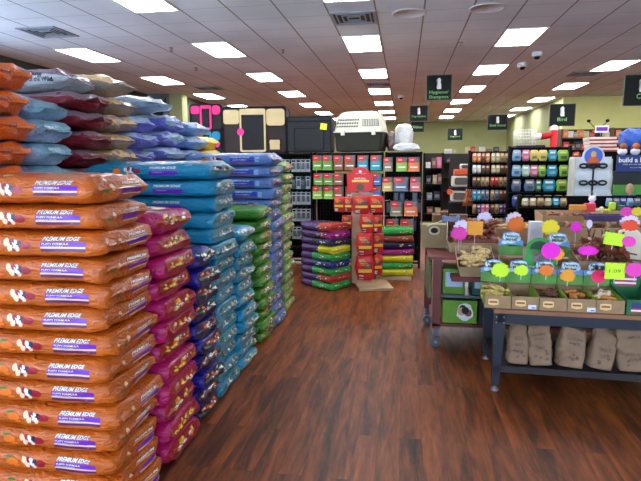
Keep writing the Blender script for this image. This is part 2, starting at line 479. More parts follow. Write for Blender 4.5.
def produce(p, a, b, s, rnd, sides=1):
    """small picture of fruit and vegetables"""
    for da, db, ra, rb, k in ((-.062, .012, .012, .018, 0), (-.047, -.006, .012, .02, 0), (-.038, .014, .011, .014, 1), (-.026, .012, .011, .012, 2), (-.022, -.008, .012, .011, 2),
                              (-.008, .006, .012, .014, 3), (-.012, -.018, .009, .009, 0), (.02, .0, .026, .017, 1), (.022, .006, .01, .008, 4), (-.03, -.018, .009, .008, 1),
                              (-.125, .0, .03, .017, 6), (-.14, .02, .02, .006, 5), (-.1, -.018, .016, .006, 6)):
        p.slot(k).blob(a+da*s, b+db*s, ra*s, rb*s, rnd=rnd)
def end_print(p, W, H, rnd, kind):
    """artwork on the short end of a bag"""
    w = W*.8
    if kind == 'orange':
        p.slot(5).blob(-W*.28, -.01, .014, .011, rnd=rnd); p.slot(0).blob(-W*.2, .004, .012, .014, rnd=rnd); p.slot(4).blob(-W*.15, -.012, .012, .01, rnd=rnd)
    else:
        for i in range(26):
            p.slot(rnd.choice({'gold': [6, 7, 7, 2], 'faint': [0, 2, 3, 5], 'mixed': [0, 1, 2, 5, 6], 'dark': [1, 2, 5, 6]}[kind]))
            p.blob(rnd.uniform(-w*.42, w*.42), rnd.uniform(-H*.1, H*.28), rnd.uniform(.008, .026), rnd.uniform(.004, .010), rnd=rnd, k=7, jag=.4)
def make_bag(name, L, W, H, side, end, seed, style, top=None, **kw):
    rnd = random.Random(seed*7+3)
    bm = bag_bm(L, W, H, seed, top_mat=top is not None, **kw)
    o = bm_obj(bm, name, [side, end] + ([top] if top else []))
    if style in ('orange', 'teal', 'blue', 'green', 'magenta', 'indigo'):
        p = Proj(bm, 'front', L, W, H)
        lx = L/2-.265 if style == 'orange' else L/2-.42
        produce(p, lx-.095 if style == 'orange' else lx-.1, .0, 1.0, rnd); p.build('produce_picture', INK, o)
        if style == 'orange':
            p = Proj(bm, 'front', L, W, H)
            p.slot(0).rect(lx-.003, lx+.195, -.005, .015); p.slot(1).rect(lx-.003, lx+.195, -.012, -.005, m=1); p.slot(2).rect(lx-.003, lx+.195, -.024, -.0135, m=1)
            p.build('label_panel', [purple_ink, cream_ink, dark_purple_ink], o)
            p = Proj(bm, 'front', L, W, H)
            p.slot(1).text('PREMIUM EDGE', lx+.09, .0275, .168, .0175, off=.0025, shear=.35, bold=.035)
            p.slot(0).text('PREMIUM EDGE', lx+.088, .0285, .166, .0155, off=.004, shear=.35, bold=.02)
            p.slot(0).text('PUPPY FORMULA', lx+.062, .0075, .115, .0075, bold=.01)
            p.slot(0).text('CHICKEN RICE AND VEGETABLES', lx+.05, -.0012, .09, .003, bold=.0)
            p.build('lettering', [white_ink, grey_ink], o)
        elif style == 'blue':
            p = Proj(bm, 'front', L, W, H)
            p.slot(0).rect(lx+.02, lx+.26, -.022, .02); p.slot(1).rect(lx+.02, lx+.26, -.03, -.024, m=1); p.slot(2).rect(lx+.27, lx+.31, -.028, .022, n=2)
            p.build('label_panel', [blue_ink, red_ink, mat('pale_blue_ink', (.6, .72, .88), .4)], o)
            p = Proj(bm, 'front', L, W, H); p.slot(0).text('PREMIUM EDGE', lx+.12, .02, .19, .014, shear=.3, bold=.02); p.text('ADULT FORMULA', lx+.12, -.005, .14, .010, bold=.01)
            p.build('lettering', [white_ink], o)
        else:
            p = Proj(bm, 'front', L, W, H)
            p.slot(0).rect(lx, lx+.2, -.03, -.002); p.build('label_panel', [purple_ink], o)
            p = Proj(bm, 'front', L, W, H); p.slot(0).text('PREMIUM EDGE', lx+.1, .019, .19, .016, shear=.35, bold=.02); p.text('FORMULA', lx+.06, -.01, .07, .007)
            p.build('lettering', [white_ink], o)
        p = Proj(bm, 'end', L, W, H)
        if style == 'orange':
            end_print(p, W, H, rnd, 'orange')
            p.slot(8).rect(-.02, .15, -.022, .004, n=6); p.slot(9).rect(-.02, .15, .006, .010, n=6, m=1); p.slot(9).rect(.0, .15, -.031, -.026, n=6, m=1)
            p.slot(2).text('PREMIUM', .06, .021, .15, .011, off=.003, shear=.3, bold=.03)
            p.build('end_label', INK+[purple_ink, cream_ink], o)
        else:
            end_print(p, W, H, rnd, {'magenta': 'gold', 'teal': 'faint', 'indigo': 'dark'}.get(style, 'mixed'))
            if style in ('green', 'blue'): p.slot(8).rect(-.02, .12, -.012, .012, n=4)
            p.build('end_label', INK+[blue_ink if style == 'blue' else dark_purple_ink], o)
    bm.free()
    return o
def top_art(o, bm_args, L, W, H, rnd, dense=26, xr=(-.3, .3)):
    bm = bag_bm(L, W, H, **bm_args); p = Proj(bm, 'top', L, W, H)
    for i in range(dense):
        p.slot(rnd.choice([0, 0, 1, 2, 3, 4, 5, 6, 6])).blob(rnd.uniform(*xr), rnd.uniform(-W*.4, W*.2), rnd.uniform(.012, .045), rnd.uniform(.01, .03), rnd=rnd, jag=.3)
    p.build('top_picture', INK, o); bm.free()

XE = -1.215      # plane of the bag ends along the aisle
BL = .86
f_orange = film('orange_film', (.78, .37, .08), .33, .45); f_magenta = film('magenta_film', (.74, .09, .38), .28); f_crimson = film('crimson_foil', (.76, .08, .18), .28, .9, 60)
f_indigo = film('indigo_film', (.12, .08, .50), .3); f_plum = film('plum_foil', (.18, .08, .26), .3, .9, 60)
f_teal = film('teal_film', (.08, .52, .66), .3, .5); f_teal_silver = film('silver_teal_foil', (.33, .60, .66), .3, .9, 50)
f_blue = film('slate_blue_film', (.40, .54, .76), .35); f_blue_end = film('blue_grey_foil', (.40, .47, .64), .3, .9, 50)
f_green = film('green_film', (.25, .52, .14), .35); f_green_end = film('grass_green_foil', (.42, .60, .18), .3, .9, 50)
f_dkgreen = film('deep_green_film', (.10, .38, .20), .35); f_dkgreen_end = film('deep_green_foil', (.18, .36, .22), .3, .9, 50)
f_lime = film('lime_film', (.42, .58, .28), .35); f_lime_end = film('lime_foil', (.60, .70, .36), .3, .9, 50)
# (colour word, group, y0, y1, z of the top, pitch, style, side, end, x shift)
STACKS = [
    ('orange', 'nearest orange stack', 1.93, 2.37, 1.545, .1075, 'orange', f_orange, f_orange, 0),
    ('magenta', 'magenta stack', 2.385, 2.83, 1.35, .113, 'magenta', f_magenta, f_crimson, .025),
    ('dark purple', 'dark purple stack', 2.845, 3.19, 1.075, .108, 'indigo', f_indigo, f_plum, .03),
    ('teal', 'taller teal stack', 3.205, 3.66, 1.60, .107, 'teal', f_teal, f_teal_silver, .01),
    ('teal', 'shorter teal stack', 3.675, 4.05, 1.10, .1, 'teal', f_teal, f_teal_silver, .03),
    ('dark green', 'narrow dark green stack', 4.06, 4.32, .95, .095, 'green', f_dkgreen, f_dkgreen_end, -.06),
    ('grass green', 'bright green stack', 4.335, 4.78, 1.20, .1, 'green', f_green, f_green_end, 0),
    ('slate blue', 'slate blue stack', 4.795, 5.25, 1.68, .105, 'blue', f_blue, f_blue_end, 0),
    ('lime', 'lime stack at the aisle end', 5.265, 5.75, 1.60, .107, 'green', f_lime, f_lime_end, 0)]
for si, (word, grp, y0, y1, zt, pitch, style, sm, em, dx) in enumerate(STACKS):
    W = (y1-y0)*.985
    protos = []
    for v in range(4):
        kw = dict(p=14, e=.90, ew=.975, crumple=.0065, fin=.02, n=4.6)
        protos.append(Proto(make_bag('pet_food_bag', BL, W, pitch*1.005, sm, em, si*10+v, style, **kw)))
    n = round(zt/pitch); pitch = zt/n
    rnd = random.Random(si)
    for i in range(n):
        z = i*pitch; k = n-1-i
        pos = ('%s bag' % ordn(k, n))
        lab = '%s bag, %s in the %s' % (word, ordn(k, n), grp)
        grpname = 'pet food bags in the %s' % grp
        if k == 0:      # the top bag is puffier and shows printed art on its top
            args = dict(seed=si*10+9, p=4.5, e=.58, ew=.94, crumple=.008, fin=.026, n=3.0)
            o = make_bag('pet_food_bag', BL, W, .13, sm, em, style=style, **args)
            top_art(o, args, BL, W, .13, random.Random(si+50), xr=(-.05, .33) if si == 0 else (-.38, .35))
            o.location = (XE-BL/2-.024+dx, (y0+y1)/2, z); tag(o, lab, 'bag', grpname)
            o.rotation_euler.z = R(rnd.uniform(-1, 1)); continue
        ro = protos[rnd.randrange(4)].put((XE-BL/2-.024+dx+rnd.uniform(-.022, .022), (y0+y1)/2+rnd.uniform(-.006, .006), z), R(rnd.uniform(-2, 2)), lab, grpname)
        ro['category'] = 'bag'
# ---------------------------------------------------------------- second row of stacks, farther left, on a platform
wood_ply = mat('plywood', (.55, .42, .28), .7)
t = tag(MB().box(-3.15, -2.2, 2.2, 6.2, 0, 1.2).build('display_platform', wood_ply), 'plain plywood platform under the rear left row of bags', 'platform')
XS = -2.17; SL = .9
s_orange = film('litter_orange_film', (.93, .42, .08), .4, .35); s_yellow = film('yellow_film', (.93, .82, .42), .35); s_cat = film('grey_violet_film', (.45, .42, .55), .3)
s_greyblue = film('grey_blue_film', (.66, .76, .86), .35); s_paleteal = film('pale_teal_film', (.55, .72, .78), .3)
s_maroon = film('maroon_film', (.50, .06, .12), .35); s_mauve = film('mauve_film', (.58, .46, .50), .3)
s_taupe = film('taupe_film', (.60, .53, .48), .4); s_peach = film('peach_film', (.98, .78, .50), .45)
s_purple = film('violet_film', (.45, .42, .78), .35); s_silver = film('silver_blue_film', (.68, .76, .84), .25)
s_steel = film('steel_blue_film', (.42, .54, .72), .3); s_gold = film('gold_film', (.88, .70, .15), .35); s_grey = film('silver_grey_film', (.78, .80, .80), .3)
REAR = [('orange', 'rear stack at the left edge', 2.25, 2.70, 2.13, .135, s_orange, s_orange, s_cat, .13),
        ('grey-blue', 'rear grey-blue stack', 2.72, 3.12, 2.0, .13, s_greyblue, s_paleteal, s_paleteal, .06),
        ('maroon', 'rear maroon stack', 3.14, 3.56, 2.08, .13, s_maroon, s_maroon, s_mauve, .07),
        ('taupe', 'rear taupe and peach stack', 3.58, 3.98, 2.10, .13, s_taupe, s_taupe, s_peach, .02),
        ('violet', 'rear violet stack', 4.0, 4.42, 2.0, .13, s_purple, s_purple, s_silver, 0),
        ('violet and silver', 'rear second violet stack', 4.44, 4.9, 2.05, .135, s_purple, s_silver, s_silver, .04),
        ('steel blue', 'rear steel blue stack', 4.92, 5.4, 2.02, .135, s_steel, s_steel, s_silver, .08),
        ('gold', 'rear gold stack', 5.42, 5.85, 1.9, .13, s_gold, s_gold, s_yellow, .08)]
for si, (word, grp, y0, y1, zt, pitch, sm, em, tm, dx) in enumerate(REAR):
    n = round((zt-1.2)/pitch); pitch = (zt-1.2)/n; W = (y1-y0)*.955
    rnd = random.Random(si+100)
    pr = [Proto(make_bag('pet_food_bag', SL, W, pitch*1.0, sm, em, 200+si*5+v, 'plain', top=tm, p=4.2, e=.48, ew=.88, n=2.9, crumple=.013, fin=.04, tthr=(.72, .62, .6, .4, .5, .38, .38, .38)[si])) for v in range(3)]
    for i in range(n):
        k = n-1-i
        o = pr[rnd.randrange(3)].put((XS-SL/2+dx+rnd.uniform(-.03, .03), (y0+y1)/2, 1.2+i*pitch), R(rnd.uniform(-4, 4)),
            '%s bag, %s in the %s' % (word, ordn(k, n), grp), 'bags in the %s' % grp)
        o['category'] = 'bag'
# silver bag lying on top of the maroon stack, wrapped peach bag over the taupe one
args = dict(seed=301, p=3.2, e=.4, ew=.82, n=2.6, crumple=.012, fin=.04)
bm = bag_bm(SL, .42, .15, top_mat=True, **args)
o = bm_obj(bm, 'pet_food_bag', [s_grey, s_grey, s_mauve]); o.location = (XS-SL/2-.02, 3.35, 2.082)
p = Proj(bm, 'front', SL, .42, .15); p.slot(0).text('Taste', .27, .030, .10, .028, off=.006, bold=.02); p.text('of the Wild', .31, -.008, .16, .028, off=.006, bold=.02); p.build('lettering', [black_ink], o)
tag(o, 'shiny silver pet food bag lying on top of the maroon stack', 'bag')
o = make_bag('pet_food_bag', SL, .42, .17, s_taupe, s_taupe, 305, 'plain', top=s_peach, p=2.6, e=.35, ew=.85, n=2.3, crumple=.012, fin=.05)
o.location = (XS-SL/2+.03, 3.78, 2.10); tag(o, 'bulging peach-topped pet food bag crowning the taupe stack', 'bag')
o = make_bag('pet_food_bag', SL, .62, .13, s_silver, s_silver, 306, 'plain', top=s_silver, p=2.8, e=.4, ew=.85, n=2.4, crumple=.012, fin=.04)
o.location = (XS-SL/2+.02, 4.42, 2.055); tag(o, 'pale silver-blue pet food bag laid across the violet stacks', 'bag')
# ---------------------------------------------------------------- things on the ceiling
vent_dark = mat('vent_shadow', (.22, .22, .23), .8); vent_m = mat('grey_vent_metal', (.55, .57, .60), .5)
def make_vent():
    t = thing('ceiling_vent', 'x', 'vent')
    f = MB(); f.box(-.3, .3, -.3, .3, -.004, 0); f.build('backing', vent_dark, t)
    f = MB()
    for a in ((-.3, -.26, -.3, .3), (.26, .3, -.3, .3), (-.26, .26, -.3, -.26), (-.26, .26, .26, .3)): f.box(*a, -.014, 0)
    f.build('frame', vent_m, t)
    f = MB()
    for k in range(3):
        a, b = .07+k*.07, .09+k*.07
        for q in ((-b, -a, -b, b), (a, b, -b, b), (-a, a, -b, -a), (-a, a, a, b)): f.box(*q, -.012, -.003)
    f.build('louvres', vent_m, t)
    return t
vp = Proto(make_vent())
for x, y, l in ((X0C, 7.35, 'square grey ceiling vent above the middle of the aisle'), (-5.2, 7.28, 'square ceiling vent near the left wall'),
                (X0C+.02, 13.4, 'small square ceiling vent between two middle troffers'), (3.9, 12.75, 'stained square ceiling vent near the right troffers'), (-5.0, 13.2, 'ceiling vent beside the pillar')):
    vp.put((x, y, HC), 0, l)
stain_m = mat('ceiling_speaker_grille', (.76, .73, .72), .9)
def ceil_disc():
    b = MB(); b.lathe([(.005, -.004), (.19, -.004), (.195, -.012), (.21, -.014), (.225, -.008), (.225, 0)], seg=28)
    return b.build('ceiling_speaker', stain_m, recalc=True)
for k, (x, y) in enumerate(((.03, 7.25), (1.0, 7.2))):
    o = ceil_disc(); o.location = (x, y, HC)
    tag(o, ['round flush ceiling speaker nearer the middle troffer column', 'round flush ceiling speaker near the right troffer column'][k], 'speaker')
dome_m = mat('white_plastic', (.88, .88, .86), .4); black_gl = mat('smoked_dome', (.03, .03, .035), .08)
cam_lab = ['white dome security camera, nearer of the pair', 'white dome security camera, farther of the pair', 'small white dome camera near the wire-shelf cages']
for k, (x, y, s) in enumerate(((2.3, 10.15, 1), (2.27, 11.2, 1), (-.13, 15.6, 1))):
    b = MB(); b.lathe([(.09, 0), (.09, -.06), (.06, -.075), (.02, -.075)], seg=20)
    o = b.build('security_camera', dome_m, recalc=True); o.location = (x, y, HC); tag(o, cam_lab[k], 'security camera')
    MB().ball((0, 0, -.075), (.058, .058, .055), 16, 10).build('dome', black_gl, o)
steel = mat('brushed_steel', (.6, .6, .6), .3, metal=.9)
sp_lab = ['chrome sprinkler head left of the middle troffers', 'chrome sprinkler head before the hygiene sign', 'chrome sprinkler near the left troffer', 'chrome sprinkler near the far left troffers']
for k, (x, y) in enumerate(((-2.1, 9.1), (.87, 9.1), (-3.9, 8.6), (-4.2, 10.4))):
    b = MB(); b.lathe([(.04, 0), (.04, -.008), (.012, -.012), (.012, -.05), (.03, -.055), (.03, -.06), (.005, -.062)], seg=14)
    b.tube([(.012, 0, -.03), (.03, 0, -.05)], .004)
    o = b.build('sprinkler_head', steel, recalc=True); o.location = (x, y, HC); tag(o, sp_lab[k], 'sprinkler')
# hanging department signs
sign_bd = mat('charcoal_sign_board', (.10, .11, .10), .7, spec=.2); sign_rim = mat('sign_rim', (.32, .40, .28), .5); sign_txt = mat('green_sign_lettering', (.50, .72, .42), .5)
def dog_outline(cx, cz, h):
    pts = [(-.16, -.5), (.2, -.5), (.2, -.1), (.14, .1), (.18, .3), (.06, .5), (-.1, .46), (-.24, .3), (-.12, .22), (-.2, 0), (-.22, -.3)]
    return [(cx+x*h, cz+z*h) for x, z in pts]
def hang_sign(x, y, zc, w, h, lines, label, icon=True, rz=0, wire=True):
    t = thing('hanging_sign', label, 'sign', (x, y, zc), rz)
    MB().box(-w/2, w/2, -.012, .012, -h/2, h/2).build('board', sign_bd, t)
    f = MB(); e = .012
    f.box(-w/2-e, w/2+e, -.016, .016, h/2, h/2+e).box(-w/2-e, w/2+e, -.016, .016, -h/2-e, -h/2).box(-w/2-e, -w/2, -.016, .016, -h/2, h/2).box(w/2, w/2+e, -.016, .016, -h/2, h/2)
    f.build('rim', sign_rim, t)
    if icon: MB().prism(dog_outline(0, h*.17, h*.46), -.015, -.0125).build('dog_emblem', white_ink, t)
    m = MB()
    z = -h*.2 if icon else h*.0
    lh = h*.17 if icon else h*.3
    for i, l in enumerate(lines): text_mb(m, l, 0, z-i*lh*1.15, min(w*.8, len(l)*lh*.62), lh, -.0145, bold=.01)
    m.build('lettering', sign_txt, t)
    if wire: 
        c = MB()
        for s in (-1, 1): c.cyl((s*w*.4, 0, h/2), (s*w*.4, 0, HC-zc), .003, seg=6)
        c.build('hanging_wire', steel, t)
    return t
hang_sign(.69, 11.6, 3.16, .5, .5, ['Hygiene/', 'Shampoos'], 'hanging charcoal sign reading Hygiene/ Shampoos, largest of the hanging signs')
hang_sign(.39, 15.9, 3.02, .5, .43, ['Dog Supplies'], 'hanging charcoal Dog Supplies sign below and behind the hygiene sign')
hang_sign(.36, 16.0, 2.64, .36, .28, ['Wellness'], 'small sign hung right under the Dog Supplies sign', icon=False)
hang_sign(1.95, 21.5, 2.69, .56, .44, ['Dog Food'], 'small hanging sign farthest back against the green wall')
hang_sign(2.72, 16.5, 2.77, .56, .43, ['Small Animal'], 'hanging grey sign at the corner where the green wall ends')
hang_sign(3.7, 13.5, 2.70, .56, .50, ['Bird'], 'hanging sign reading Bird before the bright yellow-green wall')
hang_sign(4.45, 11.1, 2.94, .62, .56, ['Cat'], 'hanging sign reading Cat at the right edge of the photo')
# mounted art on the left return wall
m = MB()
fish = [(-.5, .1), (-.35, -.12), (0, -.3), (.25, -.32), (.42, -.1), (.52, .3), (.38, .12), (.3, -.02), (.12, .02), (-.1, -.08), (-.25, .02), (-.38, .2)]
m.prism(fish, -.03, 0); o = m.build('fish_wall_decal', black_ink); o.location = (-6.85, 14.0, 3.2); o.scale = (.6, 1, .9); tag(o, 'black fish-shaped wall decoration on the grey wall left of the pillar', 'wall art')
o = MB().cyl((-.55, -.03, .5), (0.1, -.03, -.25), .02).build('pole', white_ink, None); o.name = 'wall_pole'; o.location = (-6.9, 13.93, 3.02); o.scale = (.9, 1, .75); tag(o, 'slim white pole leaning before the black fish wall decoration', 'pole')
# ---------------------------------------------------------------- black wire shelving with hanging treat bags
blk = mat('black_powder_coat', (.03, .03, .033), .6, spec=.2); blk2 = mat('black_pegboard', (.035, .033, .033), .8, spec=.1)
GY = 7.95; GH = 1.74
def gondola(x0, x1, label, back=True, shelves=(), y=GY, h=GH, depth=.5, parent_name='wire_shelving', zmin=.08):
    t = thing(parent_name, label, 'shelving', ((x0+x1)/2, y, 0)); w = x1-x0
    if back:
        b = MB(); n = int(w/.05); hh = int((h-zmin)/.05)
        b.box(-w/2, w/2, depth*.55, depth*.55+.012, zmin, h); b.build('back_panel', blk2, t)
        g = MB()
        for i in range(n+1): xx = -w/2+i*w/n; g.box(xx-.0025, xx+.0025, depth*.55-.008, depth*.55-.003, zmin, h)
        for i in range(hh+1): zz = zmin+i*(h-zmin)/hh; g.box(-w/2, w/2, depth*.55-.010, depth*.55-.006, zz-.0025, zz+.0025)
        g.build('wire_grid', blk, t)
    for s in (-1, 1):
        for yy in (0, depth*.55):
            MB().box(s*w/2-.015*(1+s), s*w/2+.015*(1-s), yy, yy+.03, 0, h+.02).build('post', blk, t)
    for z in (zmin, h)+tuple(shelves):
        m = MB(); m.box(-w/2, w/2, 0, .014, z-.012, z+.014); m.box(-w/2, w/2, depth*.55, depth*.55+.014, z-.012, z+.014)
        k = max(4, int(w/.04))
        for i in range(k+1): xx = -w/2+i*w/k; m.box(xx-.002, xx+.002, 0, depth*.55, z, z+.005)
        m.build('wire_shelf', blk, t)
    return t
gondola(-1.37, -.32, 'black wire shelving behind the red sign, middle bay', shelves=(.35,))
gondola(-.29, .26, 'black wire shelving bay at the right end by the far aisle', shelves=(.3,))
gondola(-3.3, -1.40, 'black wire shelving bay partly hidden by the lime bags', shelves=(.3, .62, .94, 1.25, 1.52))
hdr_red = mat('red_header_print', (.80, .12, .11), .35); silver_film = film('silver_pouch_film', (.42, .40, .39), .3, .4)
def pouch(w, h, cname, col, label_col=(.85, .82, .75), th=.035, seed=1):
    """stand-up treat pouch hung by its header: body, red emblem block, coloured lower panel"""
    t = MB(); nx, nz = 6, 8
    P = {}
    def pt(i, j, s):
        u, v = -1+2*i/nx, j/nz
        d = th/2*(1-u**4)*max(0, 1-v**6)*(.55+.45*math.cos(v*1.5))
        return (u*w/2*(1-.04*math.sin(v*PI)), -s*d+noise.noise(Vector((u*3, v*4, seed*7)))*.004, -h+v*h)
    bm = t.bm
    F = [[bm.verts.new(pt(i, j, 1)) for j in range(nz+1)] for i in range(nx+1)]
    Bk = [[F[i][j] if i in (0, nx) or j == nz else bm.verts.new(pt(i, j, -1)) for j in range(nz+1)] for i in range(nx+1)]
    for i in range(nx):
        for j in range(nz):
            f = bm.faces.new((F[i][j], F[i+1][j], F[i+1][j+1], F[i][j+1])); f.smooth = True; f.material_index = 1 if j < 5 else 0
            f2 = bm.faces.new((Bk[i][j], Bk[i][j+1], Bk[i+1][j+1], Bk[i+1][j])); f2.smooth = True
    bm.faces.new([F[i][0] for i in range(nx+1)] + [Bk[i][0] for i in range(nx-1, 0, -1)])
    o = t.build('treat_pouch', [silver_film, film('pouch_'+cname, col, .35, .3)])
    e = MB(); e.box(-w*.44, w*.12, -th*.5-.003, -th*.3, -h*.40, -h*.04); e.build('emblem_panel', hdr_red, o)
    e = MB(); e.box(-w*.3, w*.3, -th*.5-.006, -th*.4, -h*.74, -h*.66); e.box(-w*.30, w*.0, -th*.5-.006, -th*.4, -h*.22, -h*.19); e.build('lettering', white_ink, o)
    MB().tube([(0, .0, -.012), (0, .14, -.005)], .0025, 6).build('hook', steel, o)
    return o
PC = {'green': (.40, .58, .20), 'brown': (.55, .36, .24), 'teal': (.15, .60, .66), 'blue': (.24, .42, .66), 'lime': (.55, .72, .25), 'orange': (.86, .48, .26),
      'tan': (.55, .50, .38), 'yellow': (.80, .68, .34), 'pink': (.78, .42, .40), 'slate': (.38, .42, .50)}
pp = {}
def put_pouch(px0, px1, py0, py1, c, label, y=GY-.06, f=None):
    w = (px1-px0+1.6)*SCL(y); x, z = at(px0*.5+px1*.5, py0, y)
    h = (py1-py0)*SCL(y)
    key = (c,)
    if key not in pp: pp[key] = Proto(tag(pouch(.14, .22, c, PC[c], seed=len(pp)), 'x', 'treat pouch'))
    return pp[key].put((x, y, z), 0, label, 'treat pouches on the black shelving', scale=(w/.14, 1, h/.22))
# pixel of the photo -> point on the upright plane at depth y (used only to read positions off the photo)
_cy, _sy, _cp, _sp, _cr, _sr = math.cos(yaw), math.sin(yaw), math.cos(pit), math.sin(pit), math.cos(rol), math.sin(rol)
def at(px, py, y):
    a, b = px-320.5, py-240.5
    a, b = _cr*a+_sr*b, -_sr*a+_cr*b
    a, d, u = a/520.66, 1., -b/520.66
    a, b = -0, 0
    X = ((_cr*(px-320.5)+_sr*(py-240.5)))/520.66
    # undo roll, pitch, yaw
    D = _cp*1+_sp*u; Z = -_sp*1+_cp*u
    rx, ry = _cy*X-_sy*D, _sy*X+_cy*D
    k = y/ry
    return rx*k, CZ+Z*k
def SCL(y): return y/520.66*1.0
def box_px(px0, px1, py0, py1, y):
    xa, za = at(px0, py0, y); xb, zb = at(px1, py1, y)
    return xa, xb, zb, za
ROWS = [(155, 170, [(313, 322, 'green'), (323, 332, 'green'), (334, 343, 'brown'), (345, 355, 'brown'), (358, 368, 'teal'), (371, 381, 'teal')]),
        (173, 185, [(314, 323, 'green'), (324, 333, 'green'), (334, 343, 'brown'), (371, 381, 'blue')]),
        (186, 199, [(313, 322, 'lime'), (324, 333, 'lime'), (334, 343, 'brown'), (346, 355, 'brown'), (359, 369, 'blue'), (371, 381, 'blue')]),
        (157, 171, [(384, 392, 'tan'), (397, 407, 'lime'), (409, 419, 'orange')]),
        (177, 191, [(383, 392, 'yellow'), (394, 408, 'slate'), (411, 420, 'pink')]),
        (201, 216, [(391, 402, 'tan'), (405, 417, 'orange')]),
        (219, 234, [(387, 398, 'yellow'), (401, 413, 'pink')]),
        (240, 254, [(402, 411, 'yellow')])]
rowname = ['top row', 'second row', 'third row', 'top row of the right bay', 'second row of the right bay', 'third row of the right bay', 'fourth row of the right bay', 'lowest hook of the right bay']
posn = ['leftmost', 'second from the left', 'third from the left', 'fourth from the left', 'fifth from the left', 'rightmost']
for (y0, y1, L_), rn in zip(ROWS, rowname):
    for k, (a, b, c) in enumerate(L_):
        put_pouch(a, b, y0, y1, c, '%s pouch, %s in the %s, black shelving' % (c, posn[k] if k < len(L_)-1 else 'rightmost', rn))
# grey blister packs in the left bay and low packets
blister = mat('grey_blister_card', (.58, .60, .61), .4); blister_w = mat('pale_blister_card', (.80, .80, .78), .4); dkteal = mat('dark_teal_card', (.12, .28, .30), .4); purp_c = mat('dark_violet_card', (.20, .14, .34), .4)
def blister_pack(m):
    b = MB(); b.box(-.035, .035, -.004, .004, -.19, 0, .002)
    o = b.build('blister_pack', m)
    MB().box(-.022, .022, -.03, -.004, -.145, -.055, .008).build('grooming_tool', mat('clear_blister', (.30, .31, .33), .2), o)
    MB().box(-.026, .026, -.006, -.004, -.04, -.012).build('header_print', blk2, o)
    MB().tube([(0, -.02, -.008), (0, .30, -.004)], .0025, 6).build('hook', steel, o)
    return tag(o, 'x', 'blister pack')
bpz = [Proto(blister_pack(blister)), Proto(blister_pack(blister_w)), Proto(blister_pack(dkteal)), Proto(blister_pack(purp_c))]
rnd = random.Random(5)
for r, z in enumerate((1.66, 1.40, 1.16, .90, .62)):
    for k in range(8):
        x = -2.0+k*.075+(.02 if k > 3 else 0)
        j = rnd.choice([0, 0, 1, 0]) if r != 1 else rnd.choice([0, 2, 2])
        bpz[j].put((x, GY-.05, z), 0, 'grey carded grooming tool, %s, %s of the left bay' % (posn[min(k, 5)] if k < 5 else ['sixth', 'seventh', 'eighth'][k-5], ['top row', 'second row', 'third row', 'fourth row', 'fifth row'][r]), 'carded grooming tools left of the green pouches')
for r, (pz, L_) in enumerate(((206, range(389, 420, 6)), (224, (396, 402, 414)), (196, (396, 402, 415)))):
    for k, px in enumerate(L_):
        x, z = at(px, pz-6, GY-.02)
        bpz[2+(k+r) % 2].put((x, GY-.015, z), 0, 'dark carded packet, %s of the %s behind the right bay pouches' % (posn[min(k, 5)], ['middle row', 'lower row', 'upper row'][r]), 'dark packets in the right shelving bay')
# yellow price rail and price strip
x0, x1, z0, z1 = box_px(334, 383, 171.5, 173.5, GY-.1)
o = MB().box(x0, x1, GY-.03, GY-.012, z0, z1).build('price_rail', mat('yellow_rail', (.75, .62, .20), .5)); tag(o, 'thin yellow price rail under the top pouch row', 'price rail')

# ---------------------------------------------------------------- crates on top of the shelving
mesh_m, nt, b = new_mat('black_mesh_fabric'); b.inputs['Base Color'].default_value = (.012, .012, .013, 1); b.inputs['Roughness'].default_value = .8; b.inputs['Alpha'].default_value = .82
blk_fab = mat('black_nylon', (.10, .095, .095), .75, bump=.2, bscale=150)
def rrect(x0, x1, z0, z1, r, k=5):
    out = []
    for cx, cz, a0 in ((x1-r, z1-r, 0), (x0+r, z1-r, 90), (x0+r, z0+r, 180), (x1-r, z0+r, 270)):
        for i in range(k+1):
            a = R(a0+90*i/k); out.append((cx+r*math.cos(a), cz+r*math.sin(a)))
    return out
def ring(mb, x0, x1, z0, z1, r, t, y0, y1):
    A = rrect(x0, x1, z0, z1, r); Bq = rrect(x0+t, x1-t, z0+t, z1-t, max(.01, r-t*.6)); n = len(A)
    bm = mb.bm
    v = [[bm.verts.new((p[0], y, p[1])) for p in S] for S in (A, Bq) for y in (y0, y1)]
    Af, Ab, Bf, Bb = v
    for i in range(n):
        j = (i+1) % n
        for q in ((Af[i], Af[j], Bf[j], Bf[i]), (Ab[j], Ab[i], Bb[i], Bb[j]), (Af[i], Ab[i], Ab[j], Af[j]), (Bf[j], Bb[j], Bb[i], Bf[i])):
            f = bm.faces.new(q); f.material_index = mb.mi
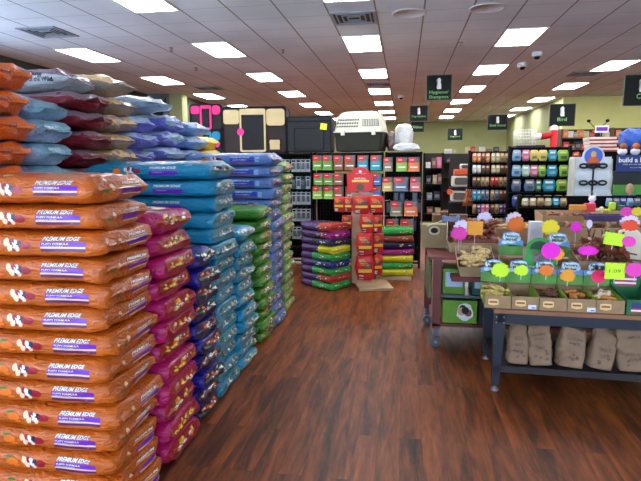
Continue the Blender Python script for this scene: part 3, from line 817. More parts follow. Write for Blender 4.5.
def soft_crate(name, label, px, y, col, depth, rz=0, pockets=True, dark=(.07, .065, .07), open_split=(.32, .68)):
    x0, x1, z0, z1 = box_px(*px, y)
    w, h = x1-x0, z1-z0
    t = thing(name, label, 'pet crate', (x0+w/2, y, z0), rz)
    fm = mat(name+'_trim', col, .7, bump=.15, bscale=120); dm = mat('dark_crate_fabric', dark, .8)
    b = MB(); b.prism(rrect(-w/2, w/2, 0, h, .05), .01, depth); b.build('body', dm, t)
    for yy in (.0, depth):
        fr = MB(); ring(fr, -w/2-.008, w/2+.008, -.0, h+.01, .05, .02, yy-.006, yy+.012); fr.build('edge_piping', blk, t)
    a, c = -w/2+w*open_split[0], -w/2+w*open_split[1]
    d = MB(); ring(d, a, c, h*.03, h*.97, .03, .028, -.016, -.004); d.build('door_frame', fm, t)
    MB().prism(rrect(a+.028, c-.028, h*.07, h*.86, .02), -.012, -.008).build('mesh_door', mesh_m, t)
    MB().prism(rrect(a+.02, c-.02, h*.84, h*.955, .01), -.018, -.010).build('rolled_flap', fm, t)
    MB().prism(rrect(-w/2+.015, a-.01, h*.64, h*.95, .035), -.014, -.0).build('rolled_flap', fm, t)
    MB().prism(rrect(c+.012, w/2-.02, h*.60, h*.96, .05), -.016, -.0).build('rolled_flap', fm, t)
    if pockets:
        p = MB().box(c+.06, w/2-.1, -.02, 0, h*.08, h*.29, .006).build('pocket', fm, t)
        MB().box(c+.055, w/2-.095, -.024, -.0, h*.22, h*.25).build('pocket_flap', fm, p)
    return t
dotpink = mat('hot_pink_card', (.95, .12, .52), .6)
def dot(px, py, y, r, m, label, name='price_dot'):
    x, z = at(px, py, y)
    o = MB().cyl((0, -.0015, 0), (0, .0015, 0), r, seg=20).build(name, m); o.location = (x, y, z); return tag(o, label, 'price tag')
soft_crate('soft_pet_crate', 'tan and brown soft-sided pet crate with rolled-up mesh windows', (223, 286, 108, 153), GY-.1, (.80, .70, .50), .42, R(5), dark=(.16, .11, .09), open_split=(.27, .68))
soft_crate('fabric_pet_crate', 'hot pink and black soft crate stacked above the blue one', (190, 222, 105, 130), GY+.05, (.93, .12, .45), .4, R(2), pockets=False)
soft_crate('folding_pet_crate', 'blue and black soft crate beneath the pink one', (190, 222, 131, 155), GY+.05, (.10, .52, .66), .4, R(2), pockets=False)
dot(240.5, 132, GY-.137, .055, dotpink, 'round hot pink price tag on the tan soft crate')
dot(217, 144, GY+.018, .05, dotpink, 'round hot pink price tag on the blue soft crate')
# black crate with a yellow note
x0, x1, z0, z1 = box_px(287, 331, 117, 152, GY-.05); w, h = x1-x0, z1-z0
t = thing('black_fabric_crate', 'plain black fabric crate with a yellow note on its front', 'pet crate', (x0+w/2, GY-.05, z0))
MB().prism(rrect(-w/2, w/2, 0, h, .03), 0, .42).build('body', blk_fab, t)
b = MB(); ring(b, -w/2-.006, w/2+.006, 0, h+.006, .03, .014, -.008, .008); b.build('edge_piping', blk, t)
b = MB(); ring(b, -w*.34, w*.34, h*.05, h*.68, .03, .008, -.006, 0); b.build('door_piping', blk, t)
MB().box(-w/2, w/2, -.012, .002, h*.86, h*.885).build('top_seam', blk, t)
o = MB().box(-.05, .05, -.001, .001, -.045, .045).build('sticky_note', mat('yellow_note', (.95, .95, .15), .6)); xx, zz = at(323.5, 126.5, GY-.07); o.location = (xx, GY-.062, zz); o.rotation_euler.y = R(8)
tag(o, 'yellow square note stuck on the black crate', 'note')
# plastic kennel: cream upper shell on a dark base
x0, x1, z0, z1 = box_px(332, 384, 111, 151, GY-.15); w, h = x1-x0, z1-z0
cream = mat('cream_kennel_plastic', (.86, .83, .72), .45, bump=.05); olive = mat('dark_olive_plastic', (.17, .165, .12), .6, spec=.25); vent_hole = mat('vent_hole_dark', (.10, .09, .08), .8)
t = thing('plastic_kennel', 'hard plastic pet kennel with cream top shell and dark olive base', 'pet crate', (x0+w/2, GY-.1, z0), R(-6))
def hull(mb, sec):   # sec: list of (z, x half, y0, y1)
    bm = mb.bm; ringsv = []
    for z, hx, ya, yb in sec:
        pts = [(-hx+.04, ya), (hx-.04, ya), (hx, ya+.04), (hx, yb-.04), (hx-.04, yb), (-hx+.04, yb), (-hx, yb-.04), (-hx, ya+.04)]
        ringsv.append([bm.verts.new((x, y, z)) for x, y in pts])
    for a, b_ in zip(ringsv, ringsv[1:]):
        for i in range(8): bm.faces.new((a[i], a[(i+1) % 8], b_[(i+1) % 8], b_[i]))
    bm.faces.new(ringsv[0][::-1]); bm.faces.new(ringsv[-1])
D = .5
b = MB(); hull(b, [(0, w*.43, .04, D-.04), (h*.02, w*.45, .02, D-.02), (h*.44, w*.475, 0, D), (h*.44, w*.49, -.012, D+.012), (h*.47, w*.49, -.012, D+.012)]); b.build('base_shell', olive, t)
b = MB(); hull(b, [(h*.475, w*.5, -.016, D+.016), (h*.51, w*.5, -.016, D+.016), (h*.51, w*.475, 0, D), (h*.86, w*.43, .025, D-.03), (h*.97, w*.36, .07, D-.08), (h, w*.3, .1, D-.1)]); b.build('top_shell', cream, t)
b = MB()
for r_ in range(3):
    for c_ in range(9): 
        zz = h*(.60+.08*r_); yy = .005+(zz/h-.51)/.35*.025
        b.prism([(-w*.43+c_*.037+r_*.008, zz), (-w*.43+c_*.037+.022+r_*.008, zz+.006), (-w*.43+c_*.037+.026+r_*.008, zz+.026), (-w*.43+c_*.037+.004+r_*.008, zz+.020)], yy-.012, yy+.004)
b.build('vent_holes', vent_hole, t)
b = MB(); b.prism([(w*.08, h*.62), (w*.40, h*.62), (w*.385, h*.79), (w*.08, h*.79)], .0, .02)
for i in range(9): b.slot(1).box(w*.09+i*w*.033, w*.105+i*w*.033, -.004, .01, h*.63, h*.78)
b.build('vent_grille', [mat('grille_grey', (.42, .40, .36), .6), cream], t)
for s in (-1, 1): MB().box(s*w*.30-.03, s*w*.30+.03, -.03, 0, h*.40, h*.54, .008).build('latch', cream, t)
# plastic wrapped white bundle
wrap = film('clear_wrap_on_white', (.84, .83, .80), .15, .9, 14)
def bundle(px, y, m, name, label, cat, seed, d=.2):
    x0, x1, z0, z1 = box_px(*px, y); w, h = x1-x0, z1-z0
    bm = bmesh.new(); bmesh.ops.create_icosphere(bm, subdivisions=4, radius=1)
    for v in bm.verts:
        c = v.co; n_ = noise.noise(c*2.2+Vector((seed, 0, 0)))*.16+noise.noise(c*6+Vector((0, seed, 0)))*.05
        sc = 1+n_
        v.co = Vector((spow(c.x, .75)*w/2*sc, spow(c.y, .75)*d*sc+d, max(0, (spow(c.z, .7)*sc*.5+.5)*h)))
    for f in bm.faces: f.smooth = True
    me = bpy.data.meshes.new(name); bm.to_mesh(me); bm.free(); me.materials.append(m)
    o = link(name, me, None, (x0+w/2, y, z0)); return tag(o, label, cat)
bundle((394, 413, 123, 151), GY+.1, wrap, 'wrapped_bundle', 'shiny plastic-wrapped white bedding bundle at the right end of the shelving', 'bundle', 3)
bundle((386, 396, 131, 151), GY+.2, film('wrap_on_pink', (.52, .42, .40), .2, .8, 16), 'wrapped_pet_bed', 'brownish plastic-wrapped bedding between the kennel and the white bundle', 'bundle', 8, .1)
o = bundle((394, 419, 143, 151.5), GY-.12, film('white_bag', (.86, .86, .83), .4), 'white_pad_bag', 'flat white bag lying before the wrapped bundle', 'bag', 12, .09)

# ---------------------------------------------------------------- freestanding wooden display with red packs and a shield-shaped sign
lt_wood = mat('light_display_wood', (.72, .60, .46), .6, var=.12, scale=5)
DX, DY = -.50, 6.74
t = thing('treat_display_stand', 'light wood floor stand carrying red treat packs and a red sign', 'display stand', (DX, DY, 0), R(14))
MB().box(-.12, .32, -.34, .16, 0, .035, .004).build('base', lt_wood, t)
MB().box(-.17, .10, -.03, .03, .035, 1.22, .004).build('post_board', lt_wood, t)
for z in (.33, .62, .92, 1.12): MB().cyl((-.24, -.05, z), (.30, -.05, z), .004).build('hook_rail', steel, t)
s = thing('shield_sign', 'red arched sign with white and yellow lettering above the stand', 'sign', (-.55, 6.63, 1.24))
out = []
for i in range(13):
    a = PI*i/12; out.append((.14*math.cos(a), .31+.11*math.sin(a)))
out += [(-.17, .31), (-.2, .31), (-.2, .26), (-.185, .1), (-.2, .03), (-.1, 0), (.1, 0), (.2, .03), (.185, .1), (.2, .26), (.2, .31), (.17, .31)]
MB().prism(out[::-1], -.008, .008).build('panel', mat('sign_red', (.86, .10, .07), .4), s)
m = MB(); m.cyl((0, -.0095, .345), (0, -.008, .345), .022, seg=16); text_mb(m, 'natural dog treats', 0, .31, .15, .014, -.0095); text_mb(m, 'NATURAL', 0, .225, .17, .032, -.0095, bold=.03); m.build('lettering', white_ink, s)
m = MB().box(-.12, .13, -.0095, -.008, .165, .2); m.build('yellow_band', yellow_ink, s)
m = MB().cyl((0, -.011, .08), (0, -.008, .08), .06, seg=24); m.build('seal', mat('dark_gold_seal', (.35, .30, .12), .4), s)
MB().box(-.012, .012, .009, .03, -.06, .2).build('bracket', lt_wood, s)
s.scale = (.86, 1, .73)
red_pack = film('red_pack_film', (.82, .12, .13), .3, .5)
def redpack(seed):
    bm = bag_bm(.22, .25, .055, seed, p=5, e=.3, ew=.9, n=2.4, crumple=.006, fin=.012, nu=12, nv=16)
    bmesh.ops.rotate(bm, verts=bm.verts, matrix=Matrix.Rotation(R(90), 3, 'X'), cent=(0, 0, 0))
    # after the turn the wide face looks along -y ; lift so the base sits at 0
    zmin = min(v.co.z for v in bm.verts); bmesh.ops.translate(bm, verts=bm.verts, vec=(0, 0, -zmin))
    o = bm_obj(bm, 'red_treat_pack', [red_pack, red_pack])
    p = Proj(bm, 'front', .22, .25, .25)
    p.O = Vector((0, -1, 0))
    p.slot(0)
    for k in range(4): p.rect(-.09+k*.012, .0+k*.02, .205-k*.016, .210-k*.016, n=4, m=1)
    p.slot(0).rect(-.09, .095, .085, .118, n=6, m=1); p.slot(1).rect(-.1, -.02, .02, .06, n=4, m=1)
    p.slot(2).rect(.0, .1, .14, .17, n=4, m=1)
    p.build('label_print', [yellow_ink, white_ink, mat('dark_teal_print', (.15, .33, .36), .4)], o)
    bm.free(); return Proto(tag(o, 'x', 'treat pack'))
rps = [redpack(1), redpack(2)]
RP = [(356, 220, 237-14, 0), ]
packs = [  # px left, right, top, bottom, depth, turn, label
    (334.5, 346, 198, 212, 6.55, -14, 'red and white treat pack at the left of the top tier'),
    (343, 352.5, 198.5, 212, 6.60, 6, 'pale red treat pack beside the post on the top tier'),
    (353, 369, 197.5, 214, 6.50, 8, 'bright red treat pack with yellow band, centre of the top tier'),
    (368, 383, 197.5, 213, 6.58, 16, 'red treat pack with teal print, right of the top tier'),
    (342, 352.5, 216, 228, 6.62, 0, 'small pale red treat pack left of the post on the second tier'),
    (360, 374, 216, 233, 6.50, 8, 'red treat pack with yellow band on the second tier'),
    (372, 382, 216, 232, 6.60, 16, 'red treat pack at the right of the second tier'),
    (356.5, 373, 235.5, 256, 6.48, 8, 'red treat pack with yellow band on the third tier'),
    (372, 383, 234.5, 253, 6.62, 16, 'red treat pack with teal print on the third tier'),
    (356, 373.5, 257.5, 280.5, 6.48, 6, 'lowest red treat pack with a yellow band, standing over the base'),
    (372.5, 382, 256, 275, 6.62, 16, 'lowest red treat pack with teal print at the right')]
for k, (p0, p1, q0, q1, y, rz, lab) in enumerate(packs):
    x0, x1, z0, z1 = box_px(p0, p1, q0, q1, y)
    rps[k % 2].put(((x0+x1)/2, y, max(z0, .036)), R(rz), lab, 'red treat packs on the wooden stand', scale=((x1-x0)/.245, 1, (z1-z0)/.225))

# ---------------------------------------------------------------- the two stacks of small bags with mixed colours
SC = {'red': (.68, .20, .16), 'magenta': (.62, .10, .46), 'navy': (.10, .10, .26), 'yellow': (.85, .82, .10), 'green': (.15, .60, .25), 'blue': (.10, .16, .42), 'brick': (.58, .26, .18)}
dkpurple = film('dark_plum_film', (.28, .12, .34), .25)
protos_s = {}
def small_bag(c, seed, thr=None, L_=.54):
    bm = bag_bm(L_, .39, .106, seed, p=12, e=.92, ew=.97, n=4.4, crumple=.0045, fin=.012, nu=16, nv=18)
    cm = film('small_'+c, SC[c], .25, .5, 30)
    for f in bm.faces:
        cc = f.calc_center_median()
        f.material_index = 1 if cc.x < ((.03+.08*math.sin(seed*2.3)) if thr is None else thr) else 0
    o = bm_obj(bm, 'small_food_bag', [cm, dkpurple])
    p = Proj(bm, 'front', L_, .39, .106); rnd = random.Random(seed)
    for i in range(7): p.slot(rnd.choice([0, 1, 1])).blob(rnd.uniform(.03, .2), rnd.uniform(-.012, .02), rnd.uniform(.008, .02), .005, rnd=rnd, jag=.4)
    p.build('front_print', [white_ink, mat('gold_print', (.75, .6, .25), .4)], o)
    p = Proj(bm, 'end', L_, .39, .106)
    for i in range(6): p.slot(rnd.choice([0, 1, 1])).blob(rnd.uniform(-.1, .1), rnd.uniform(-.012, .02), rnd.uniform(.008, .02), .005, rnd=rnd, jag=.4)
    p.build('end_print', [white_ink, mat('gold_print', (.75, .6, .25), .4)], o)
    bm.free(); return Proto(tag(o, 'x', 'bag'))
# the left stack is turned so its corner points at the camera
lc = ['green', 'red', 'green', 'blue', 'green', 'yellow', 'navy', 'magenta', 'red']
for i, c in enumerate(lc):
    if c not in protos_s: protos_s[c] = small_bag(c, 40+i)
    k = len(lc)-1-i
    protos_s[c].put((-1.0, 6.64, i*.093), R(-36+random.uniform(-1.5, 1.5)), '%s and plum bag, %s of the left small-bag stack' % (c, ordn(k, len(lc))), 'small bags in the left floor stack')
protos_s = {}
rc = ['yellow', 'green', 'yellow', 'magenta', 'navy', 'brick', 'green']
for i, c in enumerate(rc):
    if c not in protos_s: protos_s[c] = small_bag(c, 60+i, -.5, .46)
    k = len(rc)-1-i
    protos_s[c].put((-.12, 7.28, i*.094+.05), R(12+random.uniform(-3, 3)), '%s bag, %s of the right small-bag stack' % (c, ordn(k, len(rc))), 'small bags in the right floor stack')
t = tag(MB().box(-.36, .12, 7.08, 7.44, 0, .048, .004).build('low_pallet', lt_wood), 'low wooden pallet under the right small-bag stack', 'pallet')
# ---------------------------------------------------------------- treat table in front on the right (turned a little)
TO = Vector((.585, 3.63, 0)); TA = R(-2.6)
def tt(u, v, z=0): return (TO.x+u*math.cos(TA)-v*math.sin(TA), TO.y+u*math.sin(TA)+v*math.cos(TA), z)
navy = mat('navy_painted_steel', (.075, .095, .15), .5); tbl_wood = mat('brown_table_wood', (.56, .36, .22), .5, var=.15, scale=6)
bolt_m = mat('bolt_steel', (.6, .6, .62), .35, metal=.8); rubber = mat('dark_rubber', (.09, .09, .1), .6)
TZ = .603; TL = 2.1; TD = .68
t = thing('display_table', 'navy steel-legged table with wooden top carrying the small treat bins', 'table', tt(0, 0), TA)
MB().box(.04, TL, -.03, TD, TZ-.028, TZ, .003).build('table_top', tbl_wood, t)
b = MB(); b.box(.07, TL-.03, 0, .02, TZ-.105, TZ-.028).box(.07, TL-.03, TD-.04, TD-.02, TZ-.105, TZ-.028).box(.07, .09, 0, TD-.03, TZ-.105, TZ-.028); b.build('apron', navy, t)
for (x, y, s) in ((.08, .02, 1), (.08, TD-.05, 1), (TL-.06, .02, -1), (TL-.06, TD-.05, -1)):
    l = MB(); hw = .045
    yb = .0
    l.prism([(x-hw*.9, TZ-.03), (x+hw*1.1, TZ-.03), (x+.012, .04), (x-.03, .04)], y-.02, y+.0)
    l.prism([(x-hw*.9, TZ-.03), (x-hw*.9+.012, TZ-.03), (x-.018, .04), (x-.03, .04)], y, y+.05)
    lg = l.build('leg', navy, t)
    b = MB()
    for zz in (TZ-.06, TZ-.10):
        for xx in (-.02, .03): b.cyl((x+xx, y-.026, zz), (x+xx, y-.02, zz), .005, seg=8)
    b.build('bolt', bolt_m, lg)
    MB().lathe([(.028, 0), (.03, .01), (.012, .018), (.010, .05)], (x-.008, y+.005, 0), 14).build('levelling_foot', bolt_m, lg)
b = MB(); b.box(.06, TL-.04, .02, TD-.05, .165, .185, .003); b.box(.06, TL-.04, .0, .02, .145, .19); b.build('lower_shelf', mat('dark_shelf_board', (.14, .11, .11), .6), t)
# kraft paper bags on the lower shelf
kraft = mat('kraft_paper', (.56, .44, .34), .9, var=.14, scale=6, bump=1, bscale=12); kraft_ink = mat('kraft_print', (.26, .22, .20), .7); kraft_line = mat('kraft_print_soft', (.42, .35, .29), .8)
def paper_bag(w, d, h, seed, lines):
    bm = bmesh.new(); nz, nk = 12, 24; ringsv = []
    for j in range(nz+1):
        v = j/nz; rg = []
        dd = d*(1-.75*max(0, (v-.55)/.45)); ww = w*(1+.10*math.sin(v*PI*.9)-.12*v+.10*max(0, v-.75)*math.sin(seed*5))
        for k in range(nk):
            a = 2*PI*k/nk
            x = spow(math.cos(a), .45)*ww/2; y = spow(math.sin(a), .45)*dd/2
            q = Vector((x*14+seed*9, y*14, v*5)); n_ = (noise.noise(q)*.026+noise.noise(q*2.3)*.013)*(1+.9*v)
            x += n_*(.6 if j else 0); y += n_*(1 if j else 0)+(v**2)*.03*math.sin(seed*2.1)
            z = v*h*(1+(.04*math.sin(k*.7+seed) if j == nz else 0))
            rg.append(bm.verts.new((x+v*.02*math.sin(seed*3.3), y, z)))
        ringsv.append(rg)
    for a, b_ in zip(ringsv, ringsv[1:]):
        for k in range(nk): f = bm.faces.new((a[k], a[(k+1) % nk], b_[(k+1) % nk], b_[k])); f.smooth = True
    bm.faces.new(ringsv[0][::-1]); bm.faces.new(ringsv[-1])
    bmesh.ops.recalc_face_normals(bm, faces=bm.faces)
    o = bm_obj(bm, 'paper_bag', [kraft])
    p = Proj(bm, 'front', w, d, h); p.O = Vector((0, -1, 0))
    for (txt, cz, tw, th) in lines: p.text(txt, 0, cz*h, tw*w, th*h, off=.002)
    rnd = random.Random(seed)
    for i in range(5): p.slot(1).blob(rnd.uniform(-.3, .3)*w, rnd.uniform(.12, .4)*h, .012, .01, rnd=rnd, jag=.5)
    p.build('printed_lettering', [kraft_ink, kraft_line], o); bm.free()
    return o
pb = [(.135, .27, [('DOG', .66, .4, .08), ('TREATS', .50, .5, .07)], 'plain kraft paper bag leaning beside the navy table leg, first on the low shelf', 0),
      (.150, .27, [('NATURAL', .80, .6, .07), ('DOG', .70, .4, .06), ('TREAT', .5, .4, .06)], 'kraft paper bag with dark printed top, second from the table leg', -5),
      (.175, .265, [('NATURAL', .74, .6, .06), ('PET', .62, .4, .06)], 'wide slumped kraft paper bag in the middle of the low shelf', 6),
      (.155, .285, [('TREATS', .48, .5, .08), ('DOG', .33, .3, .08)], 'kraft paper bag with crumpled folded top, fourth from the table leg', 5),
      (.215, .29, [('NATURAL', .80, .5, .07), ('DOG TREATS', .42, .6, .06), ('CHEWS', .3, .4, .06)], 'kraft paper bag cut off by the right edge of the photo', -3)]
us = [.225, .385, .565, .755, .985]
for (w, h, ln, lab, rz), u in zip(pb, us):
    k = us.index(u)
    o = paper_bag(w, .13, h, k+1, ln); o.location = tt(u, .11, .192); o.rotation_euler = (R(-3), R([1, -7, 8, 9, -2][k]), TA+R(rz))
    tag(o, lab, 'paper bag', 'kraft paper bags under the table')
# ---- treat bins
card = mat('printed_crate_card', (.62, .48, .32), .6, var=.2, scale=12); lime_card = mat('lime_card', (.50, .62, .18), .55); sky_card = mat('sky_print', (.45, .66, .86), .5)
hill_card = mat('green_hill_print', (.34, .56, .20), .5, var=.25, scale=14); cloud_card = mat('white_cloud_print', (.88, .92, .95), .5); dkgreen_card = mat('dark_green_print', (.10, .34, .20), .5)
green_bin = mat('green_bin_plastic', (.06, .40, .20), .5); flag_red = mat('flag_red', (.70, .18, .2), .5); flag_blue = mat('flag_blue', (.16, .18, .42), .5)
label_brown = mat('label_brown', (.58, .30, .14), .5)
def header_card(t, w, z0, y, h=.15, text=True):
    """back card: hills at the bottom, sky, cloud-shaped crest with the brand words"""
    n = 10; out = [(-w/2, 0), (w/2, 0), (w/2, h*.62)]
    out += [(w*.36, h*.66), (w*.33, h*.93), (w*.18, h*.93), (w*.06, h), (-w*.1, h*.97), (-w*.2, h*.93), (-w*.33, h*.95), (-w*.36, h*.66), (-w/2, h*.62)]
    out = [(x, z+z0) for x, z in out]
    c = MB().prism(out[::-1], y, y+.004).build('header_card', sky_card, t)
    hl = [(-w/2, z0), (w/2, z0), (w/2, z0+h*.38), (w*.3, z0+h*.44), (0, z0+h*.36), (-w*.28, z0+h*.46), (-w/2, z0+h*.4)]
    MB().prism(hl[::-1], y-.0012, y).build('hill_picture', hill_card, c)
    cl = MB()
    for dx, dz, rx, rz_ in ((-.15, .78, .2, .15), (.1, .8, .24, .16), (.25, .72, .14, .12), (-.28, .55, .12, .08), (0, .6, .2, .1)):
        cl.prism([(dx*w+rx*w*math.cos(-2*PI*i/12), z0+(dz*h+rz_*h*math.sin(-2*PI*i/12))) for i in range(12)], y-.0018, y-.0012)
    cl.build('cloud_picture', cloud_card, c)
    if text:
        m = MB(); text_mb(m, 'Farmers', 0, z0+h*.84, w*.52, h*.12, y-.0028, bold=.03); text_mb(m, 'Market', 0, z0+h*.68, w*.46, h*.12, y-.0028, bold=.03); m.build('lettering', dkgreen_card, c)
    return c
def treat_bin(w, d, h, header=True, green=False, hz=.17):
    t = thing('treat_bin', 'x', 'treat bin'); e = .004
    body = green_bin if green else card; inner = green_bin if green else lime_card
    b = MB(); b.box(-w/2, w/2, 0, e, 0, h).box(-w/2, w/2, d-e, d, 0, h*1.12).box(-w/2, w/2, e, d-e, 0, e); b.build('body', body, t)
    for s in (-1, 1):
        x = s*w/2; 
        b = MB()
        pr_ = [(e, 0), (d-e, 0), (d-e, h*1.25), (e, h)]
        bm = b.bm; L1 = [bm.verts.new((x-s*0, y, z)) for y, z in pr_]; L2 = [bm.verts.new((x-s*e, y, z)) for y, z in pr_]
        bm.faces.new(L1); bm.faces.new(L2[::-1])
        for i in range(4): bm.faces.new((L1[i], L2[i], L2[(i+1) % 4], L1[(i+1) % 4]))
        b.build('side_panel', inner, t, recalc=True)
    if green:
        b = MB()
        for i in range(6): b.slot(i % 2).box(-w*.36, w*.38, -.0015, 0, h*.12+i*h*.11, h*.12+(i+1)*h*.11)
        b.slot(2).box(-w*.36, -w*.04, -.003, -.0015, h*.45, h*.8); b.build('flag_print', [flag_red, white_ink, flag_blue], t)
    else:
        sh = [(-.034, -.018), (0, -.026), (.034, -.018), (.034, .016), (.02, .02), (-.02, .02), (-.034, .016)]
        q = MB().prism([(x-w*.17, z+h*.5) for x, z in sh[::-1]][::1], -.0015, 0).build('shield_label', cream_ink, t)
        q2 = MB(); q2.box(-w*.17-.026, -w*.17+.026, -.0025, -.0015, h*.5-.006, h*.5+.006); q2.build('label_band', label_brown, q)
    if header and not green: header_card(t, w, h*1.3, d-.006, hz)
    if header and green:
        c = MB().box(-w/2, w/2, d-.002, d+.004, h, h+.14).build('header_card', green_bin, t)
        b = MB()
        for i in range(5): b.slot(i % 2).box(-w*.36, w*.36, d-.0035, d-.002, h+.02+i*.014, h+.034+i*.014)
        b.build('flag_print', [flag_red, white_ink], c)
    return t
BW, BD, BH = .172, .33, .088
pb_ = Proto(treat_bin(BW, BD, BH)); pg_ = Proto(treat_bin(.19, BD, .10, green=True))
tb_l = ['small treat bin of yellow chews, nearest the table end', 'small treat bin with empty green bottom, second from the table end', 'small treat bin of brown rings, third from the table end', 'small treat bin of brown and orange chews, fourth from the table end', 'small treat bin with white-speckled chews, next to the green plastic bin']
for k in range(5):
    pb_.put(tt(.065+k*.1775, 0, TZ+.001), TA, tb_l[k], 'lime-edged treat bins at the table front')
pg_.put(tt(.965, -.005, TZ+.001), TA, 'green plastic treat bin with a flag print, right of the lime-edged bins', 'green treat bins')
pg_.put(tt(1.16, -.005, TZ+.001), TA, 'green plastic treat bin cut by the right photo edge', 'green treat bins')
# price cards on bins
pc_m = mat('white_price_card', (.9, .9, .92), .5)
for k, (u, lab) in enumerate(((.065+.1775+.045, 'white price card on the second lime-edged bin'), (.065+3*.1775+.06, 'white price card on the fourth lime-edged bin'))):
    o = MB().box(-.026, .026, -.0015, .0015, -.014, .014).build('price_card', pc_m); o.location = tt(u, -.006, TZ+.022); o.rotation_euler.z = TA
    MB().box(-.004, .02, -.0025, -.0015, -.009, -.002).build('lettering', blue_ink, o); tag(o, lab, 'price card')
# chews: individual pieces with several shapes
yel = mat('yellow_rawhide', (.82, .70, .40), .6, var=.15); brn = mat('brown_jerky', (.42, .24, .13), .6, var=.3, scale=30, bump=.5); org = mat('orange_chew', (.82, .52, .18), .5); wht = mat('white_chew', (.86, .80, .68), .6); grn = mat('green_chew', (.25, .50, .16), .5)
red_br = mat('reddish_brown_chew', (.52, .25, .15), .55, var=.3, scale=30, bump=.5); pale = mat('pale_tan_chew', (.86, .74, .50), .6, var=.15)
def stick(m, L_=.1, r=.008, name='chew_stick', bend=.15, knob=False):
    b = MB(); pts = [(math.sin(i/4*PI)*L_*bend, -L_/2+i*L_/4, r) for i in range(5)]
    b.tube(pts, r, 8)
    for p in (pts[0], pts[-1]): b.ball(p, (r*(1.6 if knob else 1),)*3, 8, 6)
    return Proto(tag(b.build(name, m), 'x', 'dog chew'))
def ringc(m, R_=.025, r=.008):
    b = MB(); pts = [(R_*math.cos(2*PI*i/12), R_*math.sin(2*PI*i/12), r) for i in range(13)]; b.tube(pts, r, 7)
    return Proto(tag(b.build('chew_ring', m), 'x', 'dog chew'))
def flake(m, s=.035, name='jerky_strip', seed=1):
    bm = bmesh.new(); bmesh.ops.create_icosphere(bm, subdivisions=2, radius=s)
    for v in bm.verts:
        n_ = 1+noise.noise(v.co*40+Vector((seed*5, 0, 0)))*.6; v.co = Vector((v.co.x*1.3*n_, v.co.y*.6*n_, v.co.z*.35*n_+s*.3))
    for f in bm.faces: f.smooth = True
    o = bm_obj(bm, name, [m]); bm.free(); return Proto(tag(o, 'x', 'dog chew'))
cy = stick(yel, .11, .009); cb = stick(brn, .09, .008); cring = ringc(brn); corg = stick(org, .07, .011, 'orange_chew'); cw = stick(wht, .06, .009, 'knotted_chew', .05, True); cg = flake(grn, .02, 'green_treat')
cpale = stick(pale, .085, .014, 'rolled_chew'); cfl = [flake(red_br, .045, seed=1), flake(red_br, .035, seed=2)]; cst = stick(mat('thin_brown_stick', (.45, .26, .16), .6), .22, .006, 'long_chew_stick', .06)
def fill(protos, u0, u1, v0, v1, z, n, lab, grp, seed, tf=tt, layers=2, dz=.014, tilt=25, rz=None):
    rnd = random.Random(seed)
    for i in range(n):
        l = i*layers//n
        u, v = rnd.uniform(u0, u1), rnd.uniform(v0, v1)
        p = tf(u, v, z+l*dz); q = rnd.choice(protos)
        q.put(p, 0, lab, grp, rot=(R(rnd.uniform(-tilt, tilt)*.5), R(rnd.uniform(-tilt, tilt)), rnd.uniform(0, PI) if rz is None else R(rz+rnd.uniform(-25, 25))))
def binf(k, protos, n, lab, seed, rz=None, z=.012, layers=3):
    u = .065+k*.1775
    fill(protos, u-.045, u+.045, .07, .25, TZ+z, n, lab, lab+' group', seed, layers=layers, rz=rz)
binf(0, [cy], 16, 'yellow chew stick in the small bin nearest the table end', 1, 60, z=.055)
binf(1, [cg], 10, 'green treat at the bottom of the second small bin', 2, layers=1, z=.03)
binf(2, [cring, cb], 12, 'brown chew in the third small bin', 3, z=.055)
binf(3, [cb, corg], 13, 'brown or orange chew in the fourth small bin', 4, z=.055)
binf(4, [cw, corg], 16, 'pale knotted chew in the fifth small bin', 5, z=.06)

# ---- red wheeled cart behind the table
red_wood = mat('red_brown_painted_wood', (.42, .17, .14), .5, var=.15, scale=7); grey_sh = mat('grey_shelf_metal', (.34, .37, .40), .4)
CXL, CYF, CYR = .26, 4.47, 5.19
t = thing('wheeled_cart', 'red-brown wooden cart on casters standing left behind the treat table', 'cart', (CXL, CYF, 0))
for (x, y) in ((0, 0), (-.045, CYR-CYF-.08), (1.35, 0), (1.35, CYR-CYF-.08)):
    p = MB().box(x, x+.07, y, y+.07, .17, .78, .003).build('post', red_wood, t)
    c = MB().box(x+.012, x+.058, y+.012, y+.058, .10, .17).build('caster_fork', grey_sh, p)
    MB().cyl((x+.035, y+.014, .045), (x+.035, y+.046, .045), .045, seg=20).build('caster_wheel', mat('grey_caster_rubber', (.33, .34, .37), .5), p)
    MB().cyl((x+.035, y+.008, .045), (x+.035, y+.052, .045), .014, seg=12).build('caster_hub', steel, p)
MB().box(-.045, 1.42, -.0, CYR-CYF, .78, .805, .003).build('top_board', red_wood, t)
MB().box(.07, 1.35, .02, CYR-CYF-.04, .445, .47).build('middle_shelf', grey_sh, t)
MB().box(.0, 1.42, .0, CYR-CYF-.02, .19, .215, .003).build('bottom_shelf', red_wood, t)
MB().box(.14, 1.42, -.17, .0, .63, .668, .003).build('front_ledge', red_wood, t)
MB().box(-.04, -.01, .1, CYR-CYF-.12, .42, .72).build('side_panel', mat('olive_poster', (.42, .44, .25), .6), t)
